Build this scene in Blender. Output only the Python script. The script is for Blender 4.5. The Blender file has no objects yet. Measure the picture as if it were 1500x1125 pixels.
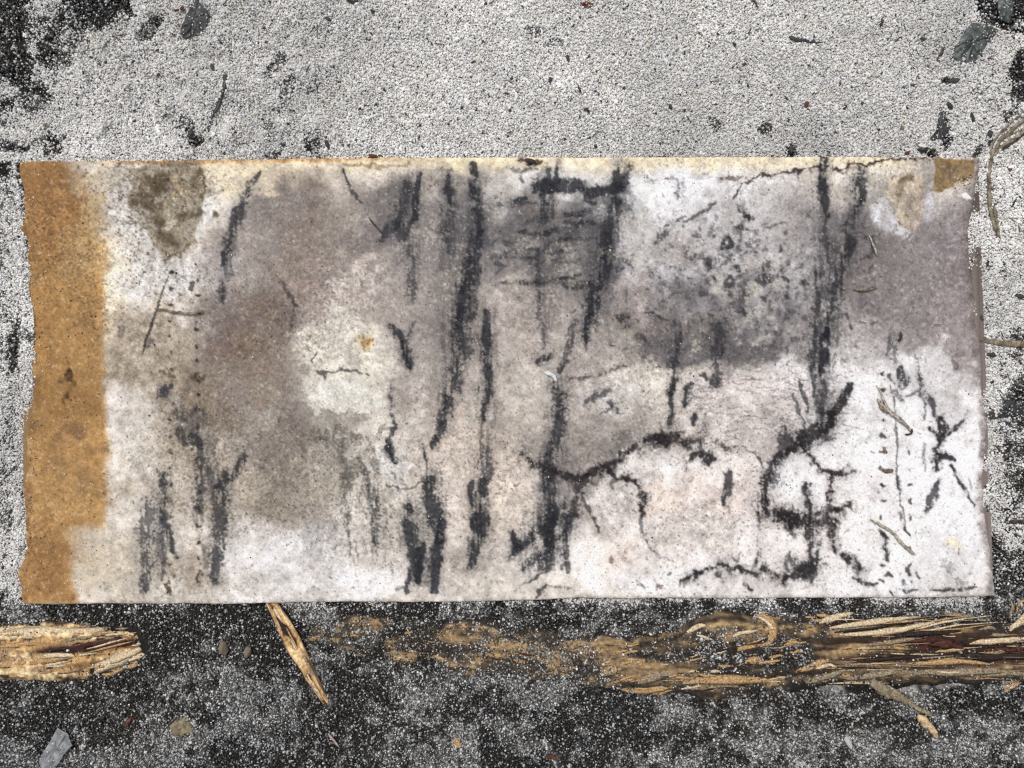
import bpy, math, random
import numpy as np

# ------------------------------------------------------------------ camera / world / sun / exposure
U = 0.00025            # one photo pixel on the sand = 0.25 mm
HC = 1200.0            # camera height in those units (0.30 m)
scene = bpy.context.scene
col = scene.collection

cam_d = bpy.data.cameras.new('camera')
cam_d.sensor_width = 36.0
cam_d.lens = 36.0 * HC / 1500.0
cam_d.clip_start = 0.005
cam_d.clip_end = 50.0
cam = bpy.data.objects.new('camera', cam_d)
cam.location = (0, 0, HC * U)
col.objects.link(cam)
scene.camera = cam

SUN_EL, SUN_AZ = 62.0, -35.0      # azimuth clockwise from +Y (top of the picture)
world = bpy.data.worlds.new('World')
scene.world = world
world.use_nodes = True
wn = world.node_tree
wn.nodes.clear()
sky = wn.nodes.new('ShaderNodeTexSky')
sky.sky_type = 'NISHITA'
sky.sun_disc = False
sky.sun_elevation = math.radians(SUN_EL)
sky.sun_rotation = math.radians(SUN_AZ)
sky.dust_density = 3.0
hsv = wn.nodes.new('ShaderNodeHueSaturation')
hsv.inputs['Saturation'].default_value = 0.22     # a grey, overcast sky
bg = wn.nodes.new('ShaderNodeBackground')
bg.inputs['Strength'].default_value = 0.13
wo = wn.nodes.new('ShaderNodeOutputWorld')
wn.links.new(sky.outputs[0], hsv.inputs['Color'])
wn.links.new(hsv.outputs[0], bg.inputs['Color'])
wn.links.new(bg.outputs[0], wo.inputs['Surface'])

sun_d = bpy.data.lights.new('sun', 'SUN')
sun_d.energy = 1.5
sun_d.angle = math.radians(14)
sun_d.color = (1.0, 0.97, 0.93)
sun = bpy.data.objects.new('sun', sun_d)
az, el = math.radians(SUN_AZ), math.radians(SUN_EL)
from mathutils import Vector
sdir = Vector((math.sin(az) * math.cos(el), math.cos(az) * math.cos(el), math.sin(el)))
sun.rotation_euler = sdir.to_track_quat('Z', 'Y').to_euler()
sun.location = sdir * 3
col.objects.link(sun)

scene.cycles.use_denoising = False
scene.cycles.filter_width = 1.3
scene.view_settings.view_transform = 'Standard'
scene.view_settings.look = 'None'
scene.view_settings.gamma = 1.0
scene.view_settings.exposure = 0.06
scene.view_settings.use_curve_mapping = False

# ------------------------------------------------------------------ helpers
rng = np.random.default_rng(11)
R = random.Random(5)

def Wp(px, py, z=0.0):
    """photo pixel + height (in pixel units) -> world point"""
    k = (HC - z) / HC
    return ((px - 750.0) * k * U, (562.5 - py) * k * U, z * U)

def Wa(px, py, z):
    k = (HC - z) / HC
    return np.stack([(px - 750.0) * k * U, (562.5 - py) * k * U, z * U], -1)

def lin(c):
    c = np.asarray(c, float) / 255.0
    return np.where(c <= 0.04045, c / 12.92, ((c + 0.055) / 1.055) ** 2.4)

def ss(a, b, x):
    t = np.clip((x - a) / (b - a), 0, 1)
    return t * t * (3 - 2 * t)

def gnoise(shape, sx, sy=None, seed=0):
    """gaussian-filtered white noise, unit std (sx, sy in cells)"""
    sy = sx if sy is None else sy
    g = np.random.default_rng(seed).standard_normal(shape)
    fy = np.fft.fftfreq(shape[0])[:, None]
    fx = np.fft.rfftfreq(shape[1])[None, :]
    f = np.exp(-2 * math.pi ** 2 * ((fx * sx) ** 2 + (fy * sy) ** 2))
    o = np.fft.irfft2(np.fft.rfft2(g) * f, s=shape)
    return (o - o.mean()) / o.std()

def fract(shape, s, octs=4, seed=0, gain=0.55):
    o = 0; a = 1.0
    for k in range(octs):
        o = o + a * gnoise(shape, s / 2 ** k, seed=seed * 17 + k)
        a *= gain
    return o / o.std()

def sample(img, fx, fy):
    """bilinear lookup"""
    h, w = img.shape[:2]
    fx = np.clip(fx, 0, w - 1.001); fy = np.clip(fy, 0, h - 1.001)
    x0 = fx.astype(int); y0 = fy.astype(int)
    tx = fx - x0; ty = fy - y0
    if img.ndim == 3:
        tx = tx[..., None]; ty = ty[..., None]
    return ((img[y0, x0] * (1 - tx) + img[y0, x0 + 1] * tx) * (1 - ty)
            + (img[y0 + 1, x0] * (1 - tx) + img[y0 + 1, x0 + 1] * tx) * ty)

def mesh_np(name, verts, faces, mat=None, parent=None, colors=None, smooth=False):
    me = bpy.data.meshes.new(name)
    faces = np.asarray(faces) if not isinstance(faces, list) else faces
    if isinstance(faces, np.ndarray):
        v = np.asarray(verts, np.float32)
        n = faces.shape[1]
        me.vertices.add(len(v)); me.vertices.foreach_set('co', v.ravel())
        me.loops.add(faces.size); me.loops.foreach_set('vertex_index', faces.ravel().astype(np.int32))
        me.polygons.add(len(faces))
        me.polygons.foreach_set('loop_start', np.arange(0, faces.size, n, dtype=np.int32))
        me.update(calc_edges=True)
        me.validate()
    else:
        me.from_pydata([tuple(p) for p in verts], [], faces)
        me.update()
    if colors is not None:
        a = me.color_attributes.new('Col', 'FLOAT_COLOR', 'POINT')
        c = np.ones((len(me.vertices), 4), np.float32)
        c[:, :3] = colors
        a.data.foreach_set('color', c.ravel())
    me.polygons.foreach_set('use_smooth', np.full(len(me.polygons), smooth))
    if mat: me.materials.append(mat)
    o = bpy.data.objects.new(name, me)
    col.objects.link(o)
    if parent: o.parent = parent
    return o

def tag(o, label, cat, group=None):
    o['label'] = label; o['category'] = cat
    if group: o['group'] = group
    return o

def empty(name, loc):
    o = bpy.data.objects.new(name, None)
    o.empty_display_size = 0.01
    col.objects.link(o); o.location = loc
    return o

def grid_faces(nx, ny):
    i = np.arange(nx - 1)[None, :]; j = np.arange(ny - 1)[:, None]
    a = j * nx + i
    return np.stack([a, a + nx, a + nx + 1, a + 1], -1).reshape(-1, 4)

# ------------------------------------------------------------------ materials
def mat_attr(name, rough=0.9, bump_scale=None, bump=0.2, var=0.0, var_scale=2000, spec=0.3, attr='Col', instancer=False, dist=0.0004):
    m = bpy.data.materials.new(name); m.use_nodes = True
    nt = m.node_tree; b = nt.nodes['Principled BSDF']
    b.inputs['Roughness'].default_value = rough
    b.inputs['Specular IOR Level'].default_value = spec
    at = nt.nodes.new('ShaderNodeAttribute'); at.attribute_name = attr
    if instancer: at.attribute_type = 'INSTANCER'
    out = at.outputs['Color']
    if var or bump_scale:
        tc = nt.nodes.new('ShaderNodeTexCoord')
    if var:
        nz = nt.nodes.new('ShaderNodeTexNoise'); nz.inputs['Scale'].default_value = var_scale
        nz.inputs['Detail'].default_value = 4
        nt.links.new(tc.outputs['Object'], nz.inputs['Vector'])
        mr = nt.nodes.new('ShaderNodeMapRange')
        mr.inputs['From Min'].default_value = 0.3; mr.inputs['From Max'].default_value = 0.7
        mr.inputs['To Min'].default_value = 1 - var; mr.inputs['To Max'].default_value = 1 + var
        nt.links.new(nz.outputs[0], mr.inputs['Value'])
        mx = nt.nodes.new('ShaderNodeVectorMath'); mx.operation = 'SCALE'
        nt.links.new(out, mx.inputs[0]); nt.links.new(mr.outputs[0], mx.inputs['Scale'])
        out = mx.outputs[0]
    nt.links.new(out, b.inputs['Base Color'])
    if bump_scale:
        nb = nt.nodes.new('ShaderNodeTexNoise'); nb.inputs['Scale'].default_value = bump_scale
        nb.inputs['Detail'].default_value = 5
        nt.links.new(tc.outputs['Object'], nb.inputs['Vector'])
        bp = nt.nodes.new('ShaderNodeBump'); bp.inputs['Strength'].default_value = bump
        bp.inputs['Distance'].default_value = dist
        nt.links.new(nb.outputs[0], bp.inputs['Height']); nt.links.new(bp.outputs[0], b.inputs['Normal'])
    return m

def mat_rgb(name, rgb, rough=0.8, var=0.35, scale=1500, spec=0.3, rgb2=None):
    m = bpy.data.materials.new(name); m.use_nodes = True
    nt = m.node_tree; b = nt.nodes['Principled BSDF']
    b.inputs['Roughness'].default_value = rough
    b.inputs['Specular IOR Level'].default_value = spec
    c = lin(rgb); c2 = lin(rgb2) if rgb2 else c * (1 + var)
    tc = nt.nodes.new('ShaderNodeTexCoord')
    nz = nt.nodes.new('ShaderNodeTexNoise'); nz.inputs['Scale'].default_value = scale; nz.inputs['Detail'].default_value = 5
    nt.links.new(tc.outputs['Object'], nz.inputs['Vector'])
    cr = nt.nodes.new('ShaderNodeValToRGB')
    cr.color_ramp.elements[0].position = 0.35; cr.color_ramp.elements[1].position = 0.68
    cr.color_ramp.elements[0].color = (*(c * (1 - var)), 1); cr.color_ramp.elements[1].color = (*c2, 1)
    nt.links.new(nz.outputs[0], cr.inputs[0]); nt.links.new(cr.outputs[0], b.inputs['Base Color'])
    bp = nt.nodes.new('ShaderNodeBump'); bp.inputs['Strength'].default_value = 0.5; bp.inputs['Distance'].default_value = 0.0002
    nt.links.new(nz.outputs[0], bp.inputs['Height']); nt.links.new(bp.outputs[0], b.inputs['Normal'])
    return m

M_PAPER = mat_attr('aged_paper', 0.92, 1600, 0.4, 0.11, 2600, 0.2)
M_SOIL = mat_attr('sand_bed', 0.95, 1800, 0.8, 0.35, 2500, 0.2)
M_GRAIN = mat_attr('sand_grain', 0.5, None, spec=0.45, attr='gcol', instancer=True)
M_BARK = mat_attr('decayed_root_bark', 0.85, 2200, 0.7, 0.30, 3000, 0.25)
M_FIBRE = {
    'cream': mat_rgb('bark_fibre_cream', (198, 170, 130), rgb2=(238, 219, 186), scale=1600),
    'tan': mat_rgb('bark_fibre_tan', (160, 124, 84), rgb2=(208, 172, 124), scale=1600),
    'grey': mat_rgb('bark_fibre_grey', (120, 106, 86), rgb2=(172, 156, 130), scale=1600),
    'red': mat_rgb('bark_fibre_dark_red', (50, 27, 22), rgb2=(88, 48, 37), rough=0.5, scale=900),
    'black': mat_rgb('bark_fibre_black_brown', (28, 20, 18), rgb2=(56, 40, 32), rough=0.6, scale=900),
}
M_COAL = mat_rgb('charcoal', (30, 30, 32), rough=0.55, rgb2=(66, 66, 68), scale=1400, spec=0.5)
M_LEAF = mat_rgb('dark_leaf', (44, 52, 52), rough=0.45, rgb2=(92, 98, 94), scale=500, spec=0.5)
M_TWIG_D = mat_rgb('dark_twig', (44, 40, 38), rgb2=(88, 78, 68), scale=900)
M_TWIG_B = mat_rgb('brown_twig', (98, 86, 70), rgb2=(154, 141, 120), scale=700)
M_TWIG_W = mat_rgb('pale_twig', (176, 146, 108), rgb2=(226, 200, 160), scale=700)
M_GRASS = mat_rgb('dry_grass', (100, 90, 74), rgb2=(158, 148, 128), scale=500)
M_STRAW = mat_rgb('straw', (134, 124, 106), rgb2=(198, 191, 176), scale=900)
M_RED = mat_rgb('reddish_husk', (76, 40, 32), rgb2=(122, 74, 58), scale=900)
M_SHARD = mat_rgb('grey_shard', (120, 122, 124), rough=0.35, rgb2=(158, 160, 162), scale=300, spec=0.5)
M_WHITE = mat_rgb('white_curl', (226, 230, 236), rgb2=(246, 248, 250), scale=800)

# ------------------------------------------------------------------ terrain maps (2 px cells)
DX0, DY0, DX1, DY1, DC = -300, -260, 1800, 1390, 2.0
GW, GH = int((DX1 - DX0) / DC), int((DY1 - DY0) / DC)
gx, gy = np.meshgrid(DX0 + DC * (np.arange(GW) + .5), DY0 + DC * (np.arange(GH) + .5))
wx = 16 * fract((GH, GW), 22, 4, 1); wy = 16 * fract((GH, GW), 22, 4, 2)
n_big = fract((GH, GW), 40, 4, 3); n_mid = fract((GH, GW), 9, 3, 4); n_fine = fract((GH, GW), 3, 2, 5)

def seg_dist(X, Y, pts, ws=None):
    """distance to a polyline, running parameter and interpolated width"""
    best = np.full(X.shape, 1e9); bs = np.zeros(X.shape); bw = np.zeros(X.shape); acc = 0
    for k in range(len(pts) - 1):
        ax, ay = pts[k][:2]; bx, by = pts[k + 1][:2]
        vx, vy = bx - ax, by - ay; L2 = vx * vx + vy * vy + 1e-9; L = math.sqrt(L2)
        t = np.clip(((X - ax) * vx + (Y - ay) * vy) / L2, 0, 1)
        d = np.hypot(X - ax - t * vx, Y - ay - t * vy)
        m = d < best
        best = np.where(m, d, best); bs = np.where(m, acc + t * L, bs)
        if ws is not None: bw = np.where(m, ws[k] * (1 - t) + ws[k + 1] * t, bw)
        acc += L
    return best, bs, bw

dark = np.zeros((GH, GW))
X2, Y2 = gx + wx, gy + wy
def dblob(cx, cy, rx, ry, s, rot=0.0, warp=1.0):
    global dark
    c, sn = math.cos(math.radians(rot)), math.sin(math.radians(rot))
    ux, uy = gx + wx * warp - cx, gy + wy * warp - cy
    a, b = (ux * c + uy * sn) / rx, (-ux * sn + uy * c) / ry
    r = np.sqrt(a * a + b * b)
    v = s * ss(1.25, 0.65, r)
    dark = np.maximum(dark, v) if s > 0 else np.clip(dark + v, 0, 1)

# litter and damp soil lying on / between the pale sand, with some painted-in clod shade
dblob(40, 10, 130, 95, 0.66, -25); dblob(-60, 60, 140, 110, 0.6); dblob(150, 0, 50, 30, .66, -20); dblob(60, 70, 22, 14, .9); dblob(165, 12, 18, 16, .9); dblob(20, 30, 30, 14, .85); dblob(60, 95, 28, 30, .65)
dblob(30, 205, 60, 12, .62, -12, .6); dblob(85, 208, 24, 20, .75, 0, .6)
dblob(255, 168, 20, 15, .36, 20, .5); dblob(278, 196, 12, 10, .75, 0, .4); dblob(215, 38, 26, 16, .35, -30, .6)
dblob(405, 100, 30, 14, .3, -50); dblob(440, 155, 12, 36, .28, 10); dblob(400, 185, 22, 10, .35)
dblob(480, 210, 14, 16, .35); dblob(415, 212, 16, 10, .4); dblob(553, 190, 14, 10, .28); dblob(545, 150, 20, 16, .2)
dblob(778, 48, 14, 9, .2, 20, .5); dblob(800, 68, 14, 5, .24, -15, .5); dblob(350, 85, 12, 20, .2, 20); dblob(375, 60, 26, 7, .2, -35); dblob(430, 130, 26, 6, .24, -10); dblob(455, 160, 7, 26, .24, 5)  # the closing thin arcs paint shade around the sand clods
dblob(1490, 20, 55, 30, .88, 0, .6); dblob(1500, 95, 32, 48, .8, 20, .7); dblob(1440, 10, 20, 12, .7)
dblob(1470, 150, 24, 16, .55, 10, .6); dblob(1378, 185, 11, 26, .8, 8, .5); dblob(1350, 220, 12, 8, .6, 0, .4)
dblob(1045, 186, 14, 11, .36, 20, .4); dblob(1117, 186, 12, 10, .36, 0, .4); dblob(1160, 218, 8, 14, .6, 0, .3)
dblob(1395, 120, 12, 7, .5, 0, .4); dblob(1425, 175, 12, 10, .45)
dblob(1480, 440, 40, 60, .22); dblob(1470, 530, 45, 50, .30); dblob(1490, 660, 60, 100, .45); dblob(1480, 790, 60, 100, .58)
dblob(1560, 700, 100, 220, .5); dblob(1560, 330, 70, 80, .3)
dblob(10, 330, 26, 110, .26, 4); dblob(20, 250, 18, 16, .7, 0, .4); dblob(8, 480, 16, 90, .28); dblob(14, 560, 26, 40, .30)
dblob(6, 700, 22, 160, .28); dblob(-80, 550, 80, 330, .4); dblob(18, 500, 8, 55, .55, 8, .5)
# the damp, littered lower strip
low = ss(845, 878, gy + 0.4 * wy)
lowd = 0.56 + 0.12 * n_big + 0.15 * n_mid + 0.14 * n_fine
dark = np.maximum(dark, low * np.clip(lowd, 0.22, .92))
for a in [(330, 1040, 90, 50, -.20), (120, 1020, 110, 24, -.15), (560, 1060, 80, 50, -.13), (1450, 1100, 70, 30, -.22),
          (1270, 1065, 60, 22, -.15), (520, 905, 40, 14, -.2), (690, 1045, 80, 40, -.10), (1010, 890, 60, 14, -.12), (1130, 1080, 60, 40, -.10)]:
    dblob(*a)
for a in [(245, 925, 95, 38, .88), (360, 905, 40, 30, .9), (150, 1005, 130, 11, .92), (300, 985, 60, 14, .85), (890, 1060, 70, 45, .86),  # narrow strip below the left root: moist soil plus its shadow painted in
          (1240, 1030, 130, 16, .92), (960, 955, 40, 14, .92), (1060, 1030, 60, 20, .85), (1420, 900, 50, 18, .85), (40, 1085, 60, 40, .8),
          (590, 982, 70, 9, .88), (1440, 1030, 80, 16, .85), (800, 1040, 50, 20, .8), (1250, 895, 40, 14, .85), (820, 900, 40, 18, .8)]:
    dblob(*a)
dark = np.clip(dark * (1 + 0.22 * n_mid + .20 * n_fine), 0, 1)
brown = np.clip(0.5 + 0.5 * fract((GH, GW), 26, 3, 9), 0, 1.6)

# buried roots: centre line, half width, crest height
ROOT_L = dict(pts=[(-160, 965), (-40, 958), (60, 955), (140, 952), (200, 948), (232, 944)], w=[42, 40, 38, 40, 34, 6], h=[13, 13, 12, 12, 10, 0])
ROOT_R = dict(pts=[(440, 935), (520, 938), (640, 945), (760, 955), (860, 968), (960, 972), (1060, 960), (1180, 955), (1300, 955), (1420, 957), (1520, 955), (1680, 955)],
              w=[10, 36, 42, 40, 38, 46, 60, 64, 60, 56, 52, 52], h=[0, 6, 7, 7, 8, 12, 15, 17, 17, 16, 15, 15])
def root_height(X, Y, rt):
    d, s, w = seg_dist(X, Y, rt['pts'], rt['w'])
    _, _, h = seg_dist(X, Y, rt['pts'], rt['h'])
    t = np.clip(d / np.maximum(w, 1), 0, 1)
    return h * np.sqrt(np.clip(1 - t * t, 0, 1)), t, s

ground = 1.8 * n_big + 0.9 * n_mid + 0.5 * n_fine
# crumbly lumps left of centre at the top, smoother towards the right
lump = ss(720, 380, gx) * ss(260, 200, gy)
ground += lump * (3.4 * fract((GH, GW), 6, 3, 21) + 3.6 * fract((GH, GW), 13, 2, 22))
ground += ss(1200, 1400, gx) * 2.8 * fract((GH, GW), 7, 3, 23)
ground += low * 2.6 * fract((GH, GW), 8, 3, 24)
ground += ss(70, 10, gx) * ss(225, 260, gy) * ss(900, 860, gy) * 2.5 * fract((GH, GW), 9, 3, 25)
rl, tl, sl = root_height(gx + .5 * wx, gy + .4 * wy, ROOT_L)
rr, tr, sr = root_height(gx + .4 * wx, gy + .3 * wy, ROOT_R)
ground -= 3.0 * dark * ss(900, 870, gy)

# paper outline
L_EDGE = [(237, 29), (262, 30), (275, 35), (300, 36), (328, 36), (336, 30), (346, 38), (375, 39), (400, 39), (425, 38), (440, 41), (470, 45), (500, 44),
          (520, 47), (560, 51), (590, 51), (610, 46), (640, 39), (665, 39), (690, 42), (715, 40), (740, 36), (770, 37), (800, 37), (822, 33), (842, 27), (860, 30), (885, 34)]
R_EDGE = [(232, 1432), (262, 1429), (300, 1426), (335, 1418), (360, 1419), (400, 1422), (440, 1425), (475, 1429), (500, 1434), (540, 1437), (575, 1440), (610, 1443), (640, 1444),
          (670, 1441), (700, 1439), (745, 1440), (790, 1446), (830, 1451), (860, 1455), (873, 1455)]
T_EDGE = [(28, 238), (60, 236.5), (200, 236), (400, 233.5), (520, 232), (800, 231), (1200, 230), (1432, 231.5)]
B_EDGE = [(33, 885), (120, 884), (330, 884), (500, 881), (640, 882), (765, 879), (830, 876), (1000, 876), (1250, 875.5), (1350, 875), (1455, 873)]
def cur(edge, t):
    e = np.array(edge, float); return np.interp(t, e[:, 0], e[:, 1])
inside = (gx > cur(L_EDGE, gy)) & (gx < cur(R_EDGE, gy)) & (gy > cur(T_EDGE, gx)) & (gy < cur(B_EDGE, gx))
# the sheet presses into the sand; sand is banked against its torn left side
bank = np.exp(-((gx - cur(L_EDGE, gy) + 9) / 9.0) ** 2) * ((gy > 232) & (gy < 890))
ground += 4.0 * bank
dark = np.where((bank > .25), dark * (1 - .75 * bank), dark)
edge_d = np.minimum.reduce([gx - cur(L_EDGE, gy), cur(R_EDGE, gy) - gx, gy - cur(T_EDGE, gx), cur(B_EDGE, gx) - gy])
ground = np.where(edge_d > -6, np.minimum(ground, np.where(gx < 60, 6.0, 2.0) - 7 * ss(0, 16, edge_d)), ground)
surface = np.maximum(ground, np.maximum(rl - 3, rr - 3))
PAPER_Z = 7.0

def gsample(img, px, py):
    px = DX0 + np.abs((px - DX0) % (2 * (DX1 - DX0)) - (DX1 - DX0)) * -1 + (DX1 - DX0); py = DY0 + np.abs((py - DY0) % (2 * (DY1 - DY0)) - (DY1 - DY0)) * -1 + (DY1 - DY0)
    return sample(img, (px - DX0) / DC - .5, (py - DY0) / DC - .5)

# ------------------------------------------------------------------ sand bed (structure)
def axis(a, b, lo, hi, step):
    return np.concatenate([np.linspace(lo, a - 60, 14), np.arange(a, b, step), np.linspace(b + 60, hi, 14)])
xs = axis(-280, 1780, -4200, 5700, 4.0); ys = axis(-240, 1370, -3800, 4900, 4.0)
mx_, my_ = np.meshgrid(xs, ys)
gz = gsample(ground, mx_, my_) - 1.6
dk = gsample(dark, mx_, my_); br = gsample(brown, mx_, my_)
light_c = lin((182, 179, 174)); dark_c = lin((29, 28, 27)); brn_c = lin((40, 37, 34))
dc = dark_c + (brn_c - dark_c) * np.clip(br, 0, 1)[..., None] * .7
mixv = ss(0.05, 0.62, dk)[..., None]
bedc = light_c * (1 - mixv) + dc * mixv
bed_v = np.stack([(mx_ - 750) * U, (562.5 - my_) * U, gz * U], -1)
sand = mesh_np('sand_ground', bed_v.reshape(-1, 3), grid_faces(len(xs), len(ys))[:, ::1], M_SOIL, None, bedc.reshape(-1, 3), True)
sand['kind'] = 'structure'
sand['label'] = 'pale grey quartz sand with dark damp litter along the bottom'

# ------------------------------------------------------------------ sand grains (stuff)
def hexgrid(x0, x1, y0, y1, s):
    nx, ny = int((x1 - x0) / s), int((y1 - y0) / (s * .866))
    i, j = np.meshgrid(np.arange(nx), np.arange(ny))
    x = x0 + (i + .5 * (j % 2)) * s; y = y0 + j * s * .866
    x = x + rng.normal(0, s * .28, x.shape); y = y + rng.normal(0, s * .28, y.shape)
    return x.ravel(), y.ravel()
hx, hy = hexgrid(-40, 1540, -40, 1165, 2.3)
ox, oy = hexgrid(-270, 1770, -230, 1360, 4.2)
k = (ox < -40) | (ox > 1540) | (oy < -40) | (oy > 1165)
qx, qy = hexgrid(-1000, 2500, -900, 2000, 6.5)
k2 = (qx < -265) | (qx > 1765) | (qy < -225) | (qy > 1355)
ox, oy, k = np.r_[ox, qx], np.r_[oy, qy], np.r_[k, k2]
obig = np.r_[np.ones(len(ox) - len(qx)), np.full(len(qx), 2.6)]
ex, ey = rng.uniform(-40, 1540, 90000), rng.uniform(-40, 1165, 90000)
fx_, fy_ = rng.uniform(-40, 1540, 70000), rng.uniform(872, 1165, 70000)
ex, ey = np.r_[ex, fx_], np.r_[ey, fy_]
px = np.concatenate([hx, ox[k], ex]); py = np.concatenate([hy, oy[k], ey])
big = np.concatenate([np.zeros(len(hx)), obig[k], np.zeros(len(ex))])
extra = np.concatenate([np.zeros(len(hx) + k.sum()), np.ones(len(ex))])
ed = gsample(edge_d, px, py)
keep = ed < np.where(px < 80, 5, 2.5)
d_ = np.clip(gsample(dark, px, py), 0, 1)
cov = gsample(np.maximum(rl * (tl < .97), 0), px, py), gsample(np.maximum(rr * (tr < .97), 0), px, py)
u = rng.random(len(px))
onL = cov[0] > 3; onR = cov[1] > 3
midr = ss(960, 850, px)
clump = gsample(n_mid, px, py)
edgeR = gsample(tr, px, py); edgeL = gsample(tl, px, py)
holeR = ss(900, 980, px) * ss(1260, 1150, px) * np.exp(-((py - 962) / 20) ** 2)
keep &= ~(onR & (u > np.maximum(.45 * holeR + (.07 + .10 * (clump > .9) + .28 * ss(960, 1020, px) * ss(1240, 1180, px) * ss(.6, -.4, gsample(n_fine, px, py))) * (1 - midr) + (.62 + .18 * clump) * midr, .9 * ss(.70, .95, edgeR))))
keep &= ~(onL & (u > np.maximum(.04 + .06 * (clump > 1.2), .8 * ss(.74, .95, edgeL))))
# thinner cover of grains where soil shows
keep &= ~((d_ > .3) & (u > 1.15 - .62 * d_) & ~onL & ~onR)
keep &= ~((extra > 0) & (d_ > .45) & (u > .5))
px, py, d_, big, extra, clump = [a[keep] for a in (px, py, d_, big, extra, clump)]
N = len(px)
rad = np.clip(rng.lognormal(math.log(1.30), .28, N), .7, 2.8) * (1 + .5 * big)
z = gsample(surface, px, py) - .1 + rng.normal(0, .55, N) + extra * .9
tone = rng.beta(2.4, 1.5, N)
gl = np.stack([.42 + .44 * tone, .415 + .433 * tone, .406 + .42 * tone], -1)
lowg = ss(868, 900, py)
gl *= (1 + .07 * np.clip(gsample(n_big, px, py), -2, 2) + .04 * clump)[:, None]
gl = np.clip(gl, .02, .93)
warm = rng.random(N) < .10
gl[warm] *= np.array([1.0, .93, .82])
blk = rng.random(N) < .020
gl[blk] = lin((44, 42, 40))
# grains of the littered ground: charcoal dust, stained and clean quartz
u2 = rng.random(N); t2 = rng.random(N)
gd = np.stack([.016 + .034 * t2, .0155 + .031 * t2, .0145 + .027 * t2], -1)
gbr = np.clip(gsample(brown, px, py), 0, 1)
gd[:, 1] *= 1 - .18 * gbr; gd[:, 2] *= 1 - .38 * gbr
fd = np.clip(.26 + .44 * d_, 0, .72)
grey = u2 > fd
gd[grey] = (.05 + .50 * t2[grey] ** 1.7)[:, None] * np.array([1, 1.0, 1.0])
wht = u2 > .945 + .034 * lowg
gd[wht] = (.55 + .35 * t2[wht])[:, None] * np.array([1, 1, 1.01])
pick = rng.random(N) < ss(.10, .72, d_ + .10 * clump * (d_ > .12))
pick |= rng.random(N) < .93 * lowg
gc = np.where(pick[:, None], gd, gl)
small = pick & ~grey
rad = np.where(small, rad * .85, rad) * (1 - .12 * lowg)
rad = np.where(wht & pick, np.minimum(rad, 1.25), rad)
# stray grains lying on the sheet
ns = 900
sx_ = np.concatenate([rng.uniform(45, 1430, ns), rng.uniform(45, 160, 220), rng.normal(45, 6, 300), rng.normal(1414, 8, 40)])
sy_ = np.concatenate([rng.uniform(240, 872, ns), rng.uniform(245, 880, 220), rng.uniform(245, 880, 300), rng.normal(268, 6, 40)])
sr_ = np.clip(rng.lognormal(math.log(.75), .3, len(sx_)), .4, 1.5)
st = rng.random(len(sx_))
sc_ = np.where((st < .45)[:, None], lin((70, 62, 54)) * (0.5 + rng.random((len(sx_), 1))), (.35 + .4 * rng.random((len(sx_), 1))) * np.array([1, .93, .82]))
okp = gsample(edge_d, sx_, sy_) > 3
GP = [Wa(px, py, z)]; GC = [gc]; GR = [rad]
GRAIN_ON_PAPER = (sx_[okp], sy_[okp], sr_[okp], sc_[okp])

# CANVAS0
# ------------------------------------------------------------------ the sheet: pigment canvas (1 px cells)
CX0, CY0, CW, CH = 14, 222, 1452, 672
cx, cy = np.meshgrid(CX0 + np.arange(CW) + .5, CY0 + np.arange(CH) + .5)
wax = 5 * fract((CH, CW), 14, 4, 31); way = 5 * fract((CH, CW), 14, 4, 32)
wsx = 1.6 * fract((CH, CW), 4, 2, 33); wsy = 1.6 * fract((CH, CW), 4, 2, 34)
tooth_f = gnoise((CH, CW), .65, seed=35) * .7 + gnoise((CH, CW), 1.5, seed=36) * .5
tooth = ss(-1.9, 1.9, tooth_f)                       # 0..1 grain of the paper
mott = fract((CH, CW), 20, 4, 37); mott2 = fract((CH, CW), 7, 3, 38); mott3 = fract((CH, CW), 3.4, 3, 39)
streakv = gnoise((CH, CW), 1.2, 9, seed=40)
gran = gnoise((CH, CW), .8, seed=41)                # granulation of the pigment
uni = np.empty(CH * CW); uni[np.argsort((.75 * tooth_f + .5 * gran).ravel())] = np.linspace(0, 1, CH * CW); uni = uni.reshape(CH, CW)
can = np.empty((CH, CW, 3)); can[:] = (219, 209, 196)

def over(a, rgb, box=None):
    global can
    if box is None:
        can = can * (1 - a[..., None]) + np.array(rgb, float) * a[..., None]
    else:
        y0, y1, x0, x1 = box
        s = can[y0:y1, x0:x1]
        can[y0:y1, x0:x1] = s * (1 - a[..., None]) + np.array(rgb, float) * a[..., None]

def wash(x, y, rx, ry, rgb, s, rot=0.0, m=.35, hard=.5, warp=2.2):
    c, sn = math.cos(math.radians(rot)), math.sin(math.radians(rot))
    e = max(rx, ry) * (1 + hard) + 30 * warp
    x0 = int(max(0, x - e - CX0)); x1 = int(min(CW, x + e - CX0)); y0 = int(max(0, y - e - CY0)); y1 = int(min(CH, y + e - CY0))
    q = (slice(y0, y1), slice(x0, x1))
    ux, uy = cx[q] + wax[q] * warp - x, cy[q] + way[q] * warp - y
    a, b = (ux * c + uy * sn) / rx, (-ux * sn + uy * c) / ry
    r = np.sqrt(a * a + b * b)
    v = ss(1 + hard, 1 - hard, r)
    g = m * (.55 * mott[q] + .5 * mott2[q] + .45 * mott3[q]) + .22 * gran[q] * (1 if m > .15 else .4)
    over(np.clip(s * v * (1 + g), 0, 1), rgb, (y0, y1, x0, x1))

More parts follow.
